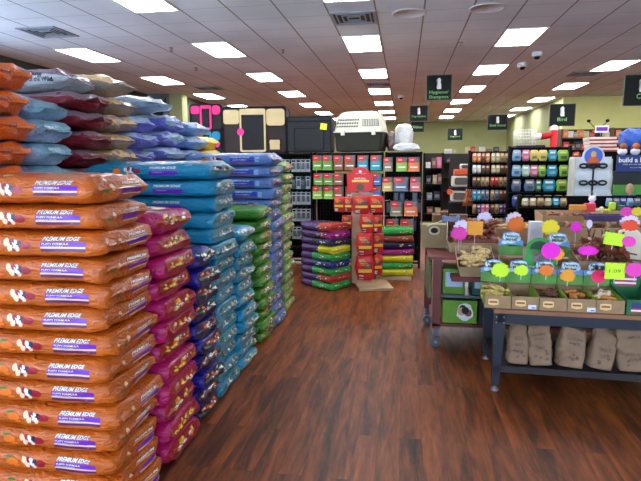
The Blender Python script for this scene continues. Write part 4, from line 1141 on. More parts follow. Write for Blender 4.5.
# boxes on the cart shelves
lime_box = mat('lime_box', (.42, .60, .12), .5); pale_box = mat('pale_blue_print', (.72, .80, .88), .5)
def carton(x, y, z, w, d, h, m, label, pic=None):
    o = MB().box(-w/2, w/2, 0, d, 0, h, .002).build('treat_carton', m); o.location = (x, y, z); tag(o, label, 'box')
    if pic == 'white': MB().box(-w*.38, w*.38, -.0015, 0, h*.28, h*.86).build('front_label', pale_box, o)
    if pic == 'dog':
        q = MB().prism([(w*(.15+.24*math.cos(-2*PI*i/14)*(1+.12*math.sin(i*2.3))), h*(.5+.4*math.sin(-2*PI*i/14))) for i in range(14)], -.0015, 0).build('cloud_picture', white_ink, o)
        b = MB()
        rnd = random.Random(3)
        for i in range(7):
            cx, cz = w*(.15+rnd.uniform(-.13, .13)), h*(.48+rnd.uniform(-.2, .2)); r_ = rnd.uniform(.02, .04)
            b.slot(i % 3).prism([(cx+r_*math.cos(-2*PI*k/8), cz+r_*math.sin(-2*PI*k/8)) for k in range(8)], -.0026-.0003*i, -.0015)
        b.build('pet_picture', [black_ink, mat('dog_brown', (.55, .33, .2), .6), mat('muzzle_tan', (.8, .65, .5), .6)], q)
    return o
carton(CXL+.18, CYF+.06, .471, .19, .3, .22, lime_box, 'lime green box with a pale blue label on the cart middle shelf', 'white')
carton(CXL+.41, CYF+.05, .471, .15, .3, .2, mat('teal_green_box', (.16, .42, .34), .5), 'teal green box beside the lime box on the cart middle shelf', 'white')
carton(CXL+.235, CYF+.04, .216, .29, .3, .2, lime_box, 'lime green box with a picture of a dog on the cart bottom shelf', 'dog')
carton(CXL+.455, CYF+.03, .216, .12, .28, .21, mat('dark_navy_box', (.07, .09, .14), .5), 'dark navy box at the right of the cart bottom shelf')
carton(CXL+.68, CYF+.05, .216, .28, .3, .2, lime_box, 'lime green box on the cart bottom shelf behind the table legs')
# open-topped bins on the cart
tan_card = mat('tan_cardboard', (.70, .58, .42), .75, var=.12, scale=5); wick = mat('tan_basket_weave', (.62, .52, .36), .8, bump=.8, bscale=90)
def open_box(name, w, d, h, m, fl=.0, flb=0, e=.006, lip=None):
    """flared open bin"""
    b = MB(); bm = b.bm
    def rg(hw0, y0, y1, z0, zf, zb): return [bm.verts.new(p) for p in ((-hw0, y0, zf), (hw0, y0, zf), (hw0, y1, zb), (-hw0, y1, zb))]
    a = rg(w/2-fl, fl, d-fl, 0, 0, 0); o1 = rg(w/2, 0, d, h, h, h+flb); i1 = rg(w/2-e, e, d-e, h, h, h+flb); i0 = rg(w/2-fl-e, fl+e, d-fl-e, 0, e, e)
    bm.faces.new(a[::-1]); bm.faces.new(i0)
    for p, q in ((a, o1), (o1, i1), (i1, i0)):
        for k in range(4): bm.faces.new((p[k], p[(k+1) % 4], q[(k+1) % 4], q[k]))
    return b.build(name, m, recalc=True)
def place(o, loc, rz=0): o.location = loc; o.rotation_euler.z = R(rz); return o
bk = place(open_box('wicker_basket', .245, .24, .22, wick, .015), (.285, 4.93, .806), 0)
MB().ball((-.0, .002, .165), (.03, .006, .022), 14, 8).build('handle_hole', vent_hole, bk)
b = MB(); b.tube([(.045*math.cos(2*PI*i/16), -.004, .165+.035*math.sin(2*PI*i/16)) for i in range(17)], .008, 6); b.build('handle_ring', wht, bk)
b = MB(); b.tube([(-.07, .0, .205), (.03, -.01, .24), (.1, 0, .27)], .007, 6); b.build('rope_handle', wht, bk)
tag(bk, 'tan woven basket with rope handle on the rear left corner of the cart', 'basket')
o = place(MB().box(-.11, .11, 0, .16, 0, .03, .01).build('green_liner', lime_card), (.29, 4.97, .99)); tag(o, 'lime green bag top inside the woven basket', 'bag')
# bone-shaped plaque and brown block behind it
o = MB(); o.box(-.06, .06, -.01, .01, -.018, .022); 
for sx in (-1, 1):
    for sz in (-1, 1): o.ball((sx*.062, 0, sz*.016), (.022, .012, .02), 12, 8)
o = place(o.build('bone_plaque', mat('slate_blue_plaque', (.44, .52, .66), .5)), (.43, 4.88, 1.085)); tag(o, 'slate blue bone-shaped plaque over the woven basket', 'sign')
MB().cyl((-.03, .01, -.28), (-.03, .01, 0), .005, seg=8).build('stake', wht, o)
o = place(MB().box(-.085, .085, 0, .06, 0, .30, .004).build('brown_carton', mat('brown_carton_card', (.46, .32, .24), .7)), (.52, 5.11, .806)); tag(o, 'plain brown carton standing behind the bone plaque', 'box')
b1 = place(open_box('chew_crate', .50, .42, .09, tan_card, .02), (.64, 4.68, .806), 0); tag(b1, 'tan cardboard crate heaped with reddish brown chews on the cart', 'crate')
b2 = place(open_box('chew_tray', .31, .36, .085, tan_card, .025, .12), (.60, 4.305, .669), 0); tag(b2, 'tan flared tray of pale rolled chews on the cart ledge', 'tray')
ident = lambda u, v, z: (u, v, z)
fill([cpale], .50, .70, 4.36, 4.60, .735, 34, 'pale rolled chew in the flared tan tray', 'pale rolled chews in the tray', 11, lambda u, v, z: (u, v, z+(v-4.36)*.42), 2, .022, 18)
fill(cfl, .45, .83, 4.73, 5.04, .93, 75, 'reddish brown jerky strip heaped in the tan crate', 'jerky strips in the crate', 12, ident, 5, .03, 40)
o = place(MB().box(-.2, .2, 0, .3, 0, .10, .03).build('jerky_bag', red_br), (.64, 4.74, .83)); tag(o, 'brown paper filler under the jerky strips', 'filler')
# ---- second tier: riser behind the front bins
rz_m = mat('kraft_riser', (.50, .38, .27), .7)
o = tag(MB().box(.06, TL, .345, .66, TZ+.002, .745, .003).build('display_riser', rz_m), 'brown stepped riser on the table behind the front bins', 'riser'); o.location = tt(0, 0, 0); o.rotation_euler.z = TA
pb2 = pb_
lab2 = ['lime-edged treat bin on the riser under the cloud sign nearest the cart', None, 'lime-edged treat bin on the riser behind the fourth front bin']
for k, u in enumerate((.225, .565)):
    pb2.put(tt(u, .35, .746), TA, ['raised lime-edged treat bin left of the green arch sign', 'raised lime-edged treat bin right of the green arch sign'][k], 'treat bins on the riser', scale=(1.05, .8, 1.1))
for k, (u, lab) in enumerate(((.225, 'raised bin left of the arch sign'), (.565, 'raised bin right of the arch sign'))):
    fill([cfl[1], cg] if k else [cg, cfl[1]], u-.05, u+.05, .34, .42, .78, 8, 'small treat in the '+lab, 'treats in the '+lab, 20+k, tt, 2)
# green arch sign
s = thing('arch_sign', 'green arch-shaped card sign standing on the riser between two raised bins', 'sign', tt(.385, .36, .746), TA); s.scale = (1.12, 1, 1.25)
out = [(-.115, 0), (.115, 0), (.115, .08), (.085, .13)] + [(.085*math.cos(PI*i/10), .17+.075*math.sin(PI*i/10)) for i in range(11)] + [(-.085, .13), (-.115, .08)]
MB().prism(out[::-1], 0, .005).build('card', mat('leaf_green_card', (.18, .60, .22), .5), s)
MB().box(-.04, .06, -.002, 0, .10, .16).build('photo_print', mat('muted_print', (.45, .42, .40), .6, var=.5, scale=60), s)
b = MB(); b.prism([(.06*math.cos(-PI*i/10), .175+.05*math.sin(PI*i/10)) for i in range(11)], -.002, 0); b.build('dark_arch_print', dkgreen_card, s)
m = MB(); text_mb(m, 'Farmers Market', 0, .072, .19, .02, -.002, bold=.02); m.build('lettering', white_ink, s)
# big kraft bin full of dried sticks, centre right
kr_in = mat('kraft_bin', (.64, .50, .36), .7, var=.1)
kb = open_box('kraft_bin', .36, .36, .14, kr_in, .02, .05); kb.location = tt(.84, .35, .747); kb.rotation_euler.z = TA; tag(kb, 'large kraft bin heaped with dried sticks and bones behind the crimson tag', 'bin')
fill([cst, cfl[0], cb], .70, .98, .36, .58, .88, 60, 'dried chew stick or piece heaped in the large kraft bin', 'dried sticks in the kraft bin', 31, tt, 6, .028, 60)
o = MB().box(-.16, .16, 0, .28, 0, .12, .03).build('stick_filler', brn); o.location = tt(.84, .38, .77); o.rotation_euler.z = TA; tag(o, 'brown filler under the dried sticks in the kraft bin', 'filler')
rnd = random.Random(77)
for k in range(9):   # upright sticks
    q = tt(.74+rnd.uniform(0, .2), .45+rnd.uniform(-.06, .08), 1.0)
    cst.put(q, 0, 'long dried stick poking up out of the kraft bin', 'upright sticks in the kraft bin', rot=(R(90+rnd.uniform(-25, 25)), R(rnd.uniform(-30, 30)), rnd.uniform(0, 3)))
for k in range(5):
    cw.put(tt(.72+rnd.uniform(0, .25), .36+rnd.uniform(0, .1), 1.01+rnd.uniform(0, .05)), 0, 'white knotted chew lying on the dried sticks', 'white chews on the dried sticks', rot=(.4, .2, k))
pg_.put(tt(1.13, .36, .747), TA, 'raised green treat bin with a flag header behind the green front bins', 'green treat bins', scale=(1.0, .9, 1.2))
# ---- third and farther rows: tan crates on a long table behind
t = thing('crate_table', 'long table behind the cart and treat table holding tan crates', 'table', (1.0, 5.23, 0))
MB().box(-.12, 1.8, 0, 1.2, .78, .81).build('table_top', tbl_wood, t)
for x in (-.05, 1.7):
    for y in (.05, 1.1): MB().box(x, x+.06, y, y+.06, 0, .78).build('leg', navy, t)
crates = [((.76, 4.98), .62, .2, .25-.07, 'long tan crate edge behind the jerky crate'),]
C3 = [(1.14, 5.26, .5, .3, .15, 'low tan crate behind the arch sign', [cpale]), (1.78, 5.35, .56, .36, .15, 'tan crate of brown pieces behind the dried sticks', cfl), (2.36, 5.35, .52, .36, .16, 'tan crate at the far right of the crate table', [cb, cst]),
      (1.78, 5.95, .58, .36, .21, 'raised tan crate in the rear crate row, left', cfl), (2.42, 5.95, .58, .36, .21, 'raised tan crate in the rear crate row, right', [cb, cw])]
for k, (x, y, w, d, h, lab, fl) in enumerate(C3):
    place(tag(open_box('wooden_crate', w, d, h, tan_card, .02, .03), lab, 'crate', None), (x+w*.0, y, .811))
    fill(fl, x-w*.36, x+w*.36, y+.07, y+d-.07, .811+h-.05, 16, 'small dog chew in the '+lab, 'chews in the '+lab, 50+k, ident, 3, .022, 40)
    o = MB().box(-w*.4, w*.4, .05, d-.05, 0, h-.05, .02).build('chew_filler', brn); o.location = (x, y, .819); tag(o, 'brown filler in the '+lab, 'filler')
# coloured toys and bags on the far crates
def toy(px, py, y, rx, rz_, c, label, name='dog_toy', cat='toy', sh='ball'):
    x, z = at(px, py, y); m = mat('toy_%s' % ('%02d%02d%02d' % tuple(int(v*99) for v in c)), c, .5)
    b = MB()
    if sh == 'ball': b.ball((0, 0, 0), (rx, .05, rz_), 14, 10)
    elif sh == 'bone':
        b.cyl((-rx, 0, 0), (rx, 0, 0), rz_*.6, seg=10)
        for sx in (-1, 1):
            for sz in (-1, 1): b.ball((sx*rx, 0, sz*rz_*.6), (rz_*.7,)*3, 10, 7)
    else: b.box(-rx, rx, -.04, .04, -rz_, rz_, .008)
    o = b.build(name, m); o.location = (x, y, z); return tag(o, label, cat)
toy(578, 207.5, 6.0, .085, .03, (.85, .55, .12), 'amber packet on the rear crates left of the red packet', 'amber_packet', 'packet', 'box')
toy(589.5, 207.5, 6.0, .05, .045, (.86, .16, .22), 'red packet standing on the rear crates', 'red_packet', 'packet', 'box')
toy(597, 210, 6.0, .045, .03, (.92, .85, .72), 'cream plush bone beside the red packet', 'plush_bone', 'toy', 'bone')
toy(605, 210, 6.0, .05, .022, (.82, .86, .20), 'yellow-green bone toy on the rear crates', 'rubber_bone', 'toy', 'bone')
toy(612, 206, 6.0, .025, .04, (.72, .84, .12), 'lime packet upright on the rear crates', 'lime_packet', 'packet', 'box')
toy(621, 208, 6.05, .03, .03, (.20, .36, .22), 'dark green packet behind the violet tray', 'green_packet', 'packet', 'box')
o = place(open_box('violet_tray', .36, .2, .06, mat('violet_tray_card', (.30, .24, .38), .6), .02), (at(609, 222, 5.4)[0], 5.42, at(609, 222, 5.4)[1]-.0)); tag(o, 'shallow violet tray on the crates right of centre', 'tray')
for s in (-1, 1):
    MB().box(s*.15-.01, s*.15+.01, .02, .18, -.06, 0).build('foot', tan_card, o)
# price tags: scalloped, starburst and square cards on thin clear stems
def neon(n, c): return mat('neon_'+n, c, .6, var=.02)
NE = {'white': neon('white', (.92, .88, .95)), 'magenta': neon('magenta', (.97, .10, .78)), 'pink': neon('pink', (.98, .25, .70)), 'orange': neon('orange', (1.0, .50, .14)), 'amber': neon('amber', (1.0, .66, .16)),
      'yellow': neon('yellow', (1.0, .86, .10)), 'lime': neon('lime', (.84, 1.0, .14)), 'crimson': neon('crimson', (.97, .12, .38)), 'red': neon('red', (.98, .30, .12))}
stem_m = mat('clear_stem', (.85, .88, .9), .2)
def price_tag(px, py, rx, rz_, c, y, sh, label, txt=None, stem=.10, tilt=0):
    x, z = at(px, py, y); k = y/520.66; a, b_ = rx*k, rz_*k
    t = thing('price_tag', label, 'price tag', (x, y, z), 0); t.rotation_euler = (0, R(tilt), TA)
    if sh == 'star': n = 28; pts = [((a*(1.07 if i % 2 else .83))*math.cos(2*PI*i/n), (b_*(1.07 if i % 2 else .83))*math.sin(2*PI*i/n)) for i in range(n)]
    elif sh == 'round': n = 24; pts = [(a*math.cos(2*PI*i/n), b_*math.sin(2*PI*i/n)) for i in range(n)]
    else:
        pts = []; n = 9
        for i in range(n*2): pts.append((a-2*a*i/(n*2), b_*(1 if i % 2 else .84)))
        for i in range(n*2): pts.append((-a*(1 if i % 2 else .92), b_-2*b_*i/(n*2)))
        for i in range(n*2): pts.append((-a+2*a*i/(n*2), -b_*(1 if i % 2 else .9)))
        for i in range(n*2): pts.append((a*(1 if i % 2 else .92), -b_+2*b_*i/(n*2)))
    MB().prism(pts[::-1], -.001, .001).build('card', NE[c], t)
    if txt:
        m = MB(); text_mb(m, txt, 0, 0, a*1.1, b_*.4, -.002); m.build('lettering', dkgreen_card, t)
    if stem: MB().box(-.002, .002, .0012, .003, -b_-stem, -b_*.3).build('stem', stem_m, t)
    return t
YT = 3.60
TAGS = [(461.4, 227.5, 7.4, 7.4, 'white', 4.68, 'star', 'white starburst price tag behind the pink one over the jerky crate'),
        (459, 233.5, 7.8, 6.6, 'pink', 4.64, 'star', 'pink starburst price tag in front of the white one on the jerky crate'),
        (475, 228, 7.5, 7, 'amber', 4.66, 'square', 'square amber zigzag-edged price tag over the jerky crate'),
        (484.5, 217.5, 6.8, 5.4, 'white', 4.95, 'star', 'white starburst price tag above the square amber tag'),
        (514, 219.5, 7.6, 7, 'white', 4.9, 'star', 'white starburst price tag behind an orange one'),
        (516.3, 224.5, 8, 7.6, 'orange', 4.86, 'star', 'orange starburst price tag above the nearest cloud header'),
        (550.3, 227.5, 8, 7.6, 'yellow', 4.3, 'star', 'golden yellow starburst price tag above the arch sign'),
        (557.5, 254, 6, 6, 'amber', 3.86, 'star', 'amber price tag peeking out behind the large magenta one'),
        (550.8, 250.7, 8.6, 8, 'magenta', 3.84, 'round', 'large round magenta price tag over the arch sign'),
        (500.3, 270.2, 8.3, 7.2, 'lime', 3.8, 'star', 'lime starburst price tag on the first front header card'),
        (521.2, 270.4, 6.7, 5.2, 'lime', 3.79, 'star', 'small oval lime price tag on the second front header card'),
        (546.4, 270.4, 6.7, 5.4, 'orange', 3.77, 'star', 'oval orange price tag on the third front header card'),
        (567.8, 275.6, 6.8, 6.2, 'amber', 3.75, 'star', 'amber price tag on the fourth front header card'),
        (599, 276.5, 6.8, 6.4, 'crimson', 3.72, 'round', 'round crimson price tag on the fifth front header card'),
        (615, 271, 9, 8, 'lime', 3.62, 'square', 'square lime price tag marked 1.09 on the green front bin'),
        (635, 270, 8.5, 6.5, 'pink', 3.60, 'round', 'oval hot pink price tag on the green bin at the right edge'),
        (588, 250.7, 9, 4.6, 'magenta', 3.86, 'star', 'wide oval magenta price tag on the front of the kraft bin'),
        (614, 239, 8.8, 6, 'lime', 3.84, 'square', 'tilted square lime price tag beside the dried sticks'),
        (629, 241.5, 6, 5, 'pink', 3.83, 'round', 'small pink price tag behind the tilted lime square'),
        (629.5, 222, 8.6, 6, 'white', 4.13, 'star', 'white starburst price tag behind the red-orange one at right'),
        (630, 225.5, 7.5, 5.2, 'red', 4.09, 'star', 'red-orange price tag at the right above the raised green bin'),
        (576, 227, 4.6, 5, 'magenta', 4.4, 'round', 'small magenta price tag left of the dried sticks'),
        (589.5, 224, 2.6, 4, 'white', 4.35, 'round', 'narrow white tag poking up above the dried sticks'),
        (627, 212, 5.6, 4.6, 'pink', 5.40, 'round', 'pink price tag on the far crate by the right edge'),
        (637, 211.5, 4.8, 4, 'yellow', 5.38, 'star', 'yellow price tag at the right edge on the far crates')]
for a in TAGS:
    tl = 'tilted' in a[7]
    price_tag(*a, txt='1.09' if '1.09' in a[7] else None, stem=.03 if a[5] < 3.9 else .2, tilt=8 if tl else 0)
# white box beside the yellow tag, loose cloud signs on the raised tier
x0, x1, z0, z1 = box_px(531, 543, 222, 238, 4.9)
o = MB().box(x0, x1, 4.9, 5.0, .806, z1, .003).build('white_carton', mat('white_carton_card', (.80, .80, .82), .6)); tag(o, 'plain white carton left of the yellow price tag', 'box')
x0, x1, z0, z1 = box_px(617, 645, 229.5, 241, 4.22)
bm = bag_bm(x1-x0, .1, z1-z0+.2, 5, p=3, e=.3, ew=.8, n=2.2, crumple=.012, nu=12, nv=16)
o = bm_obj(bm, 'cream_paper_bag', [mat('cream_paper', (.92, .84, .72), .7)]*2); o.location = ((x0+x1)/2, 4.27, .747); o.scale.z = (z1-.747)/(z1-z0+.2); tag(o, 'cream paper bag behind the tilted lime tag by the right edge', 'bag')
# ---------------------------------------------------------------- racks, displays and shelving in the background
NUM = ['first', 'second', 'third', 'fourth', 'fifth', 'sixth', 'seventh', 'eighth', 'ninth', 'tenth', 'eleventh', 'twelfth']
PK = {'sky': (.48, .66, .80), 'pink': (.80, .40, .50), 'yellow': (.84, .76, .36), 'teal': (.14, .56, .66), 'lime': (.50, .72, .22), 'palegreen': (.62, .74, .60), 'slate': (.34, .42, .54), 'blue': (.22, .34, .60),
      'cream': (.72, .66, .46), 'red': (.70, .16, .16), 'brown': (.42, .28, .20), 'orange': (.82, .46, .18), 'white': (.80, .80, .76), 'dark': (.16, .15, .17), 'violet': (.32, .20, .42), 'green': (.22, .44, .24), 'tan': (.62, .52, .38), 'grey': (.45, .46, .48)}
pkp = {}
def pack_proto(c):
    m = film('pack_'+c, PK[c], .4, .3, 30)
    bm = bag_bm(.20, .05, .16, len(pkp)+3, p=5, e=.7, ew=.4, n=2.6, crumple=.004, fin=.008, nu=8, nv=12, end_mat=False)
    o = bm_obj(bm, 'hanging_packet', [m]); bm.free()
    rnd = random.Random(len(pkp))
    l = MB(); l.box(-.05, .06, -.032, -.02, .035, .075); l.build('front_print', mat('pack_print_'+c, tuple(min(1, v*.55+.38*(len(pkp) % 2)) for v in PK[c]), .5), o)
    MB().box(-.07, .05, -.030, -.018, .11, .135).build('title_strip', white_ink if len(pkp) % 2 else cream_ink, o)
    return Proto(tag(o, 'x', 'packet'))
def pk(c, px0, px1, py0, py1, y, label, grp):
    if c not in pkp: pkp[c] = pack_proto(c)
    x0, x1, z0, z1 = box_px(px0, px1, py0, py1, y)
    return pkp[c].put(((x0+x1)/2, y, z0), 0, label, grp, scale=((x1-x0)/.21, 1, (z1-z0)/.16))
def rack(name, px0, px1, py0, y, label, rows_py, h=None, depth=.4, m=None, posts=True, kind='shelving'):
    """dark backed rack with one rail per row"""
    x0, z1 = at(px0, py0, y); x1, _ = at(px1, py0, y); w = x1-x0
    t = thing(name, label, kind, ((x0+x1)/2, y, 0)); m = m or blk
    MB().box(-w/2, w/2, .07, .085, .06, z1).build('back_panel', blk2, t)
    for s in (-1, 1): MB().box(s*w/2-.02, s*w/2+.02, .03, .10, 0, z1+.02).build('post', m, t)
    for py in rows_py:
        _, z = at(px0, py, y)
        MB().box(-w/2, w/2, -.04, .07, z-.014, z-.004).build('rail', m, t)
    MB().box(-w/2, w/2, -.04, .3, .06, .1).build('base_deck', m, t)
    return t
def rackrows(rname, y, rows, grp):
    for ri, (a, b, items) in enumerate(rows):
        for k, (p, q, c) in enumerate(items):
            pk(c, p, q, a, b, y-.03, '%s packet, %s in the %s row of the %s' % (c, NUM[k], NUM[ri], rname), grp)
rack('packet_rack', 510.5, 571.5, 147.5, 9.0, 'black rack of bright hanging packets beside the white stepped display', (161.5, 177, 192, 208))
rackrows('bright packet rack', 9.0, [
    (150, 161, [(512.5, 521, 'sky'), (522, 529.5, 'pink'), (530, 538, 'yellow'), (538.5, 547, 'yellow'), (548.5, 556.5, 'teal'), (558, 568.5, 'lime')]),
    (165, 176.5, [(512, 521, 'sky'), (522, 529.5, 'palegreen'), (530, 538, 'pink'), (538.5, 546, 'lime'), (547, 557, 'teal'), (559.5, 568, 'lime')]),
    (179.5, 191.5, [(512, 520.5, 'slate'), (524.5, 534.5, 'slate'), (535.5, 541, 'green'), (543, 555, 'teal'), (556.5, 567, 'lime')]),
    (195, 207.5, [(512.5, 522, 'blue'), (523.5, 533, 'blue'), (534, 541, 'cream'), (542, 552, 'cream'), (553, 563, 'cream'), (564, 570, 'tan')])], 'packets on the bright rack')
rack('toy_rack', 470, 509, 151.5, 9.6, 'dark rack of dim bottles and toys left of the bright packet rack', (163, 174, 187, 201, 215, 229))
rnd = random.Random(9)
rr = []
for (a, b, cs) in ((153, 162.5, ['orange', 'brown', 'cream', 'tan']), (165, 173.5, ['white', 'brown', 'cream', 'brown']), (177, 186.5, ['brown', 'tan', 'red', 'tan']), (190, 200.5, ['teal', 'slate', 'tan', 'brown']), (204, 214, ['tan', 'pink', 'brown', 'violet']), (218, 227, ['dark', 'grey', 'cream', 'grey'])):
    items = []
    x = 472.5
    for k in range(8):
        w = 4.0 if b > 175 else 4.2
        items.append((x, x+w-.3, cs[(k//2) % 4] if rnd.random() < .8 else rnd.choice(cs))); x += w+(1.4 if k == 3 else .2)
    rr.append((a, b, items))
rackrows('dim toy rack', 9.6, rr, 'packets on the dim toy rack')
rack('red_packet_rack', 571, 641, 150, 11.5, 'dark rack of reddish packets behind the white stepped display', (163, 178, 194, 208))
rr = []
for (a, b) in ((152, 162.5), (166, 177.5), (181, 193.5), (197, 207.5)):
    x = 572.5; items = []
    for k in range(9): items.append((x, x+6.6, rnd.choice(['red', 'green', 'brown', 'tan', 'red', 'dark', 'cream']))); x += 7.6
    rr.append((a, b, items))
rackrows('reddish packet rack', 11.5, rr, 'packets on the reddish rack')
rack('low_packet_rack', 520, 641, 196, 7.6, 'low dark rack just behind the crate table', (207,))
rackrows('low rack behind the crates', 7.6, [(198, 206.5, [(522+k*7.6, 528.5+k*7.6, c) for k, c in enumerate(['cream', 'cream', 'tan', 'cream', 'teal', 'tan'])]+[(606+k*7, 612+k*7, c) for k, c in enumerate(['sky', 'slate', 'blue', 'sky', 'slate'])])], 'packets on the low rack')

# white stepped display with round logo
wh = mat('white_display_card', (.80, .82, .82), .5); Y = 8.2
x0, x1, z0, z1 = box_px(576, 609, 157, 212, Y); w = x1-x0
t = thing('stepped_display', 'white stepped card display with round dog logo and dark collars', 'display stand', ((x0+x1)/2, Y, 0))
MB().box(-w/2, w/2, .0, .3, 0, z0+.05).build('base', wh, t)
st = MB()
for k in range(3):
    st.prism([(-w/2-.0, z1-(k+1)*.245), (w/2, z1-(k+1)*.245), (w/2, z1-k*.245), (-w/2, z1-k*.245)], .05-.025*k, .3)
st.build('steps', wh, t)
for s in (-1, 1):
    sp = MB(); M_ = Matrix.Translation((s*w/2, 0, 0)) @ Matrix.Rotation(R(90), 4, 'Z')
    prof = [(-.04, .0), (.3, 0), (.3, z1-.03), (.02, z1-.03), (.0, z1-.25), (-.03, z1-.3), (.0, z1-.5), (-.06, z1-.58)]
    sp.prism(prof, -.006, .006, M_); sp.build('side_panel', mat('pale_side_card', (.72, .72, .66), .5), t)
b = MB(); b.cyl((0, .045, z1), (0, .055, z1), .155, seg=28); lg = b.build('logo_board', wh, t)
b = MB(); b.cyl((0, .038, z1+.01), (0, .045, z1+.01), .125, seg=24); b.build('logo_disc', blue_ink, lg)
b = MB(); b.ball((0, .036, z1+.035), (.04, .008, .05), 12, 8).slot(1).prism([(-.09, z1-.09), (.09, z1-.09), (.05, z1+.0), (-.05, z1+.0)], .03, .036); b.build('dog_logo', [mat('logo_gold', (.85, .68, .45), .6), mat('logo_orange', (.82, .38, .18), .6)], lg)
MB().box(-.10, .10, .026, .036, z1-.16, z1-.09).build('logo_banner', mat('banner_purple', (.20, .10, .28), .5), lg)
blk_nylon = mat('black_webbing', (.05, .05, .055), .6)
for k in range(3):
    z = z1-.13-k*.245; yy = .035-.025*k
    for j in range(3):
        b = MB()
        for i in range(12):
            a0, a1 = 2*PI*i/12, 2*PI*(i+1)/12
            b.cyl((.055*math.cos(a0), 0, .03*math.sin(a0)), (.055*math.cos(a1), 0, .03*math.sin(a1)), .014, seg=6)
        b.box(-.02, .02, -.012, .005, -.038, -.02)
        o = b.build('dog_collar', blk_nylon); o.location = ((x0+x1)/2-.13+j*.13, Y+yy-.02, z)
        tag(o, 'black collar, %s from left on the %s tier of the white display' % (NUM[j], ['top', 'middle', 'lower'][k]), 'collar', 'black collars on the white display')
MB().box(-.012, .012, .0, .012, z1-.62, z1-.1).build('centre_strip', blk_nylon, t)
# pink plush on the display
x, z = at(592, 203, 6.12)
t = thing('plush_toy', 'pink and white plush dog toy in front of the white stepped display', 'toy', (x, 6.12, z-.09)); t.scale = (.85,)*3
MB().ball((0, 0, .06), (.05, .04, .07), 14, 10).build('body', mat('plush_pink', (.90, .62, .80), .8), t)
b = MB(); b.ball((0, 0, .16), (.045, .04, .04), 14, 10)
for s in (-1, 1): b.ball((s*.035, 0, .20), (.014, .012, .02), 8, 6)
b.build('head', mat('plush_white', (.92, .90, .92), .8), t)
# blue bone display
Y = 8.6; x0, x1, z0, z1 = box_px(617.5, 652, 155, 212, Y); w = x1-x0
t = thing('bone_display', 'blue headed display reading build a bone at the right edge', 'display stand', ((x0+x1)/2, Y, 0))
disp_blue = mat('display_blue', (.10, .20, .46), .5)
zb = at(617, 172, Y)[1]; zc = at(617, 185, Y)[1]; zd = at(617, 195, Y)[1]
MB().box(-w/2, w/2, 0, .03, zb, z1, .006).build('header_board', disp_blue, t)
m = MB(); text_mb(m, 'build a bone', .0, z1-.075, w*.92, .075, -.003, bold=.03); text_mb(m, 'create your own custom treats', 0, z1-.145, w*.7, .028, -.003); text_mb(m, 'for your dog', 0, z1-.19, w*.3, .024, -.003); m.build('lettering', white_ink, t)
MB().box(-w/2, w/2, .08, .4, 0, zb).build('cabinet', mat('black_display_cabinet', (.06, .055, .06), .5), t)
MB().box(-w/2, w/2, .02, .08, zd, zc).build('green_shelf', mat('display_green', (.32, .62, .16), .5), t)
MB().box(-w/2, w/2, .0, .08, zd-.1, zd).build('blue_shelf', disp_blue, t)
MB().ball((-w*.12, .0, (zc+zd)/2+.01), (.06, .025, .09), 14, 10).build('dog_cutout', mat('tan_dog_print', (.78, .62, .48), .7), t)
for k, (px, c) in enumerate(((624, 'tan_dog_fur'), (637, 'orange_dog_fur'))):
    x, z = at(px, 152, Y)
    t = thing('plush_dog', ['brown and white plush dog sitting on the blue display, left', 'orange and white plush dog on the blue display at the photo edge'][k], 'toy', (x, Y+.06, z1+.002))
    MB().ball((0, .0, .05), (.07, .05, .055), 14, 10).build('body', mat('plush_white', (.92, .90, .92), .8), t)
    h = MB().ball((0, -.02, .13), (.05, .045, .045), 14, 10).build('head', mat(c, (.62, .36, .2) if k == 0 else (.80, .42, .18), .8), t)
    for s in (-1, 1): MB().ball((s*.048, -.01, .12), (.014, .02, .035), 8, 6).build('ear', mat('ear_brown', (.4, .24, .15), .8), h)
x, z = at(638, 140, 9.2)
o = bundle((626, 650, 128, 150), 9.3, film('blue_wrap', (.18, .36, .70), .3, .8, 14), 'blue_wrapped_bed', 'blue plastic-wrapped bundle above the bone display at the right edge', 'bundle', 21)
o2 = rack('bundle_stand', 622, 655, 150, 9.3, 'dark stand under the blue bundle at the right edge', ())
# striped cushions stacked on a dark fixture
Y = 10.2
for k in range(4):
    x0, x1, z0, z1 = box_px(589+k*.5, 617+(k % 2)*3, 137+k*3.6, 140.5+k*3.6, Y)
    t = MB(); t.box(x0, x1, Y, Y+.35, z0, z1, .02)
    o = t.build('flat_cushion', mat('cream_cushion', (.86, .80, .74), .8)); MB().box(x0+.01, x1-.01, Y-.004, Y+.3, z0+.002, z0+(z1-z0)*.4).build('red_stripe', mat('stripe_red', (.62, .22, .22), .8), o)
    tag(o, 'red-striped cream cushion, %s of the stack behind the logo display' % ordn(k, 4), 'cushion', 'striped cushions')
zb = at(590, 151.5, Y)[1]
x0, x1 = at(588, 150, Y)[0], at(620, 150, Y)[0]
o = tag(MB().box(x0, x1, Y, Y+.4, 0, zb-.005).build('cushion_plinth', blk2), 'dark plinth under the striped cushions', 'plinth')
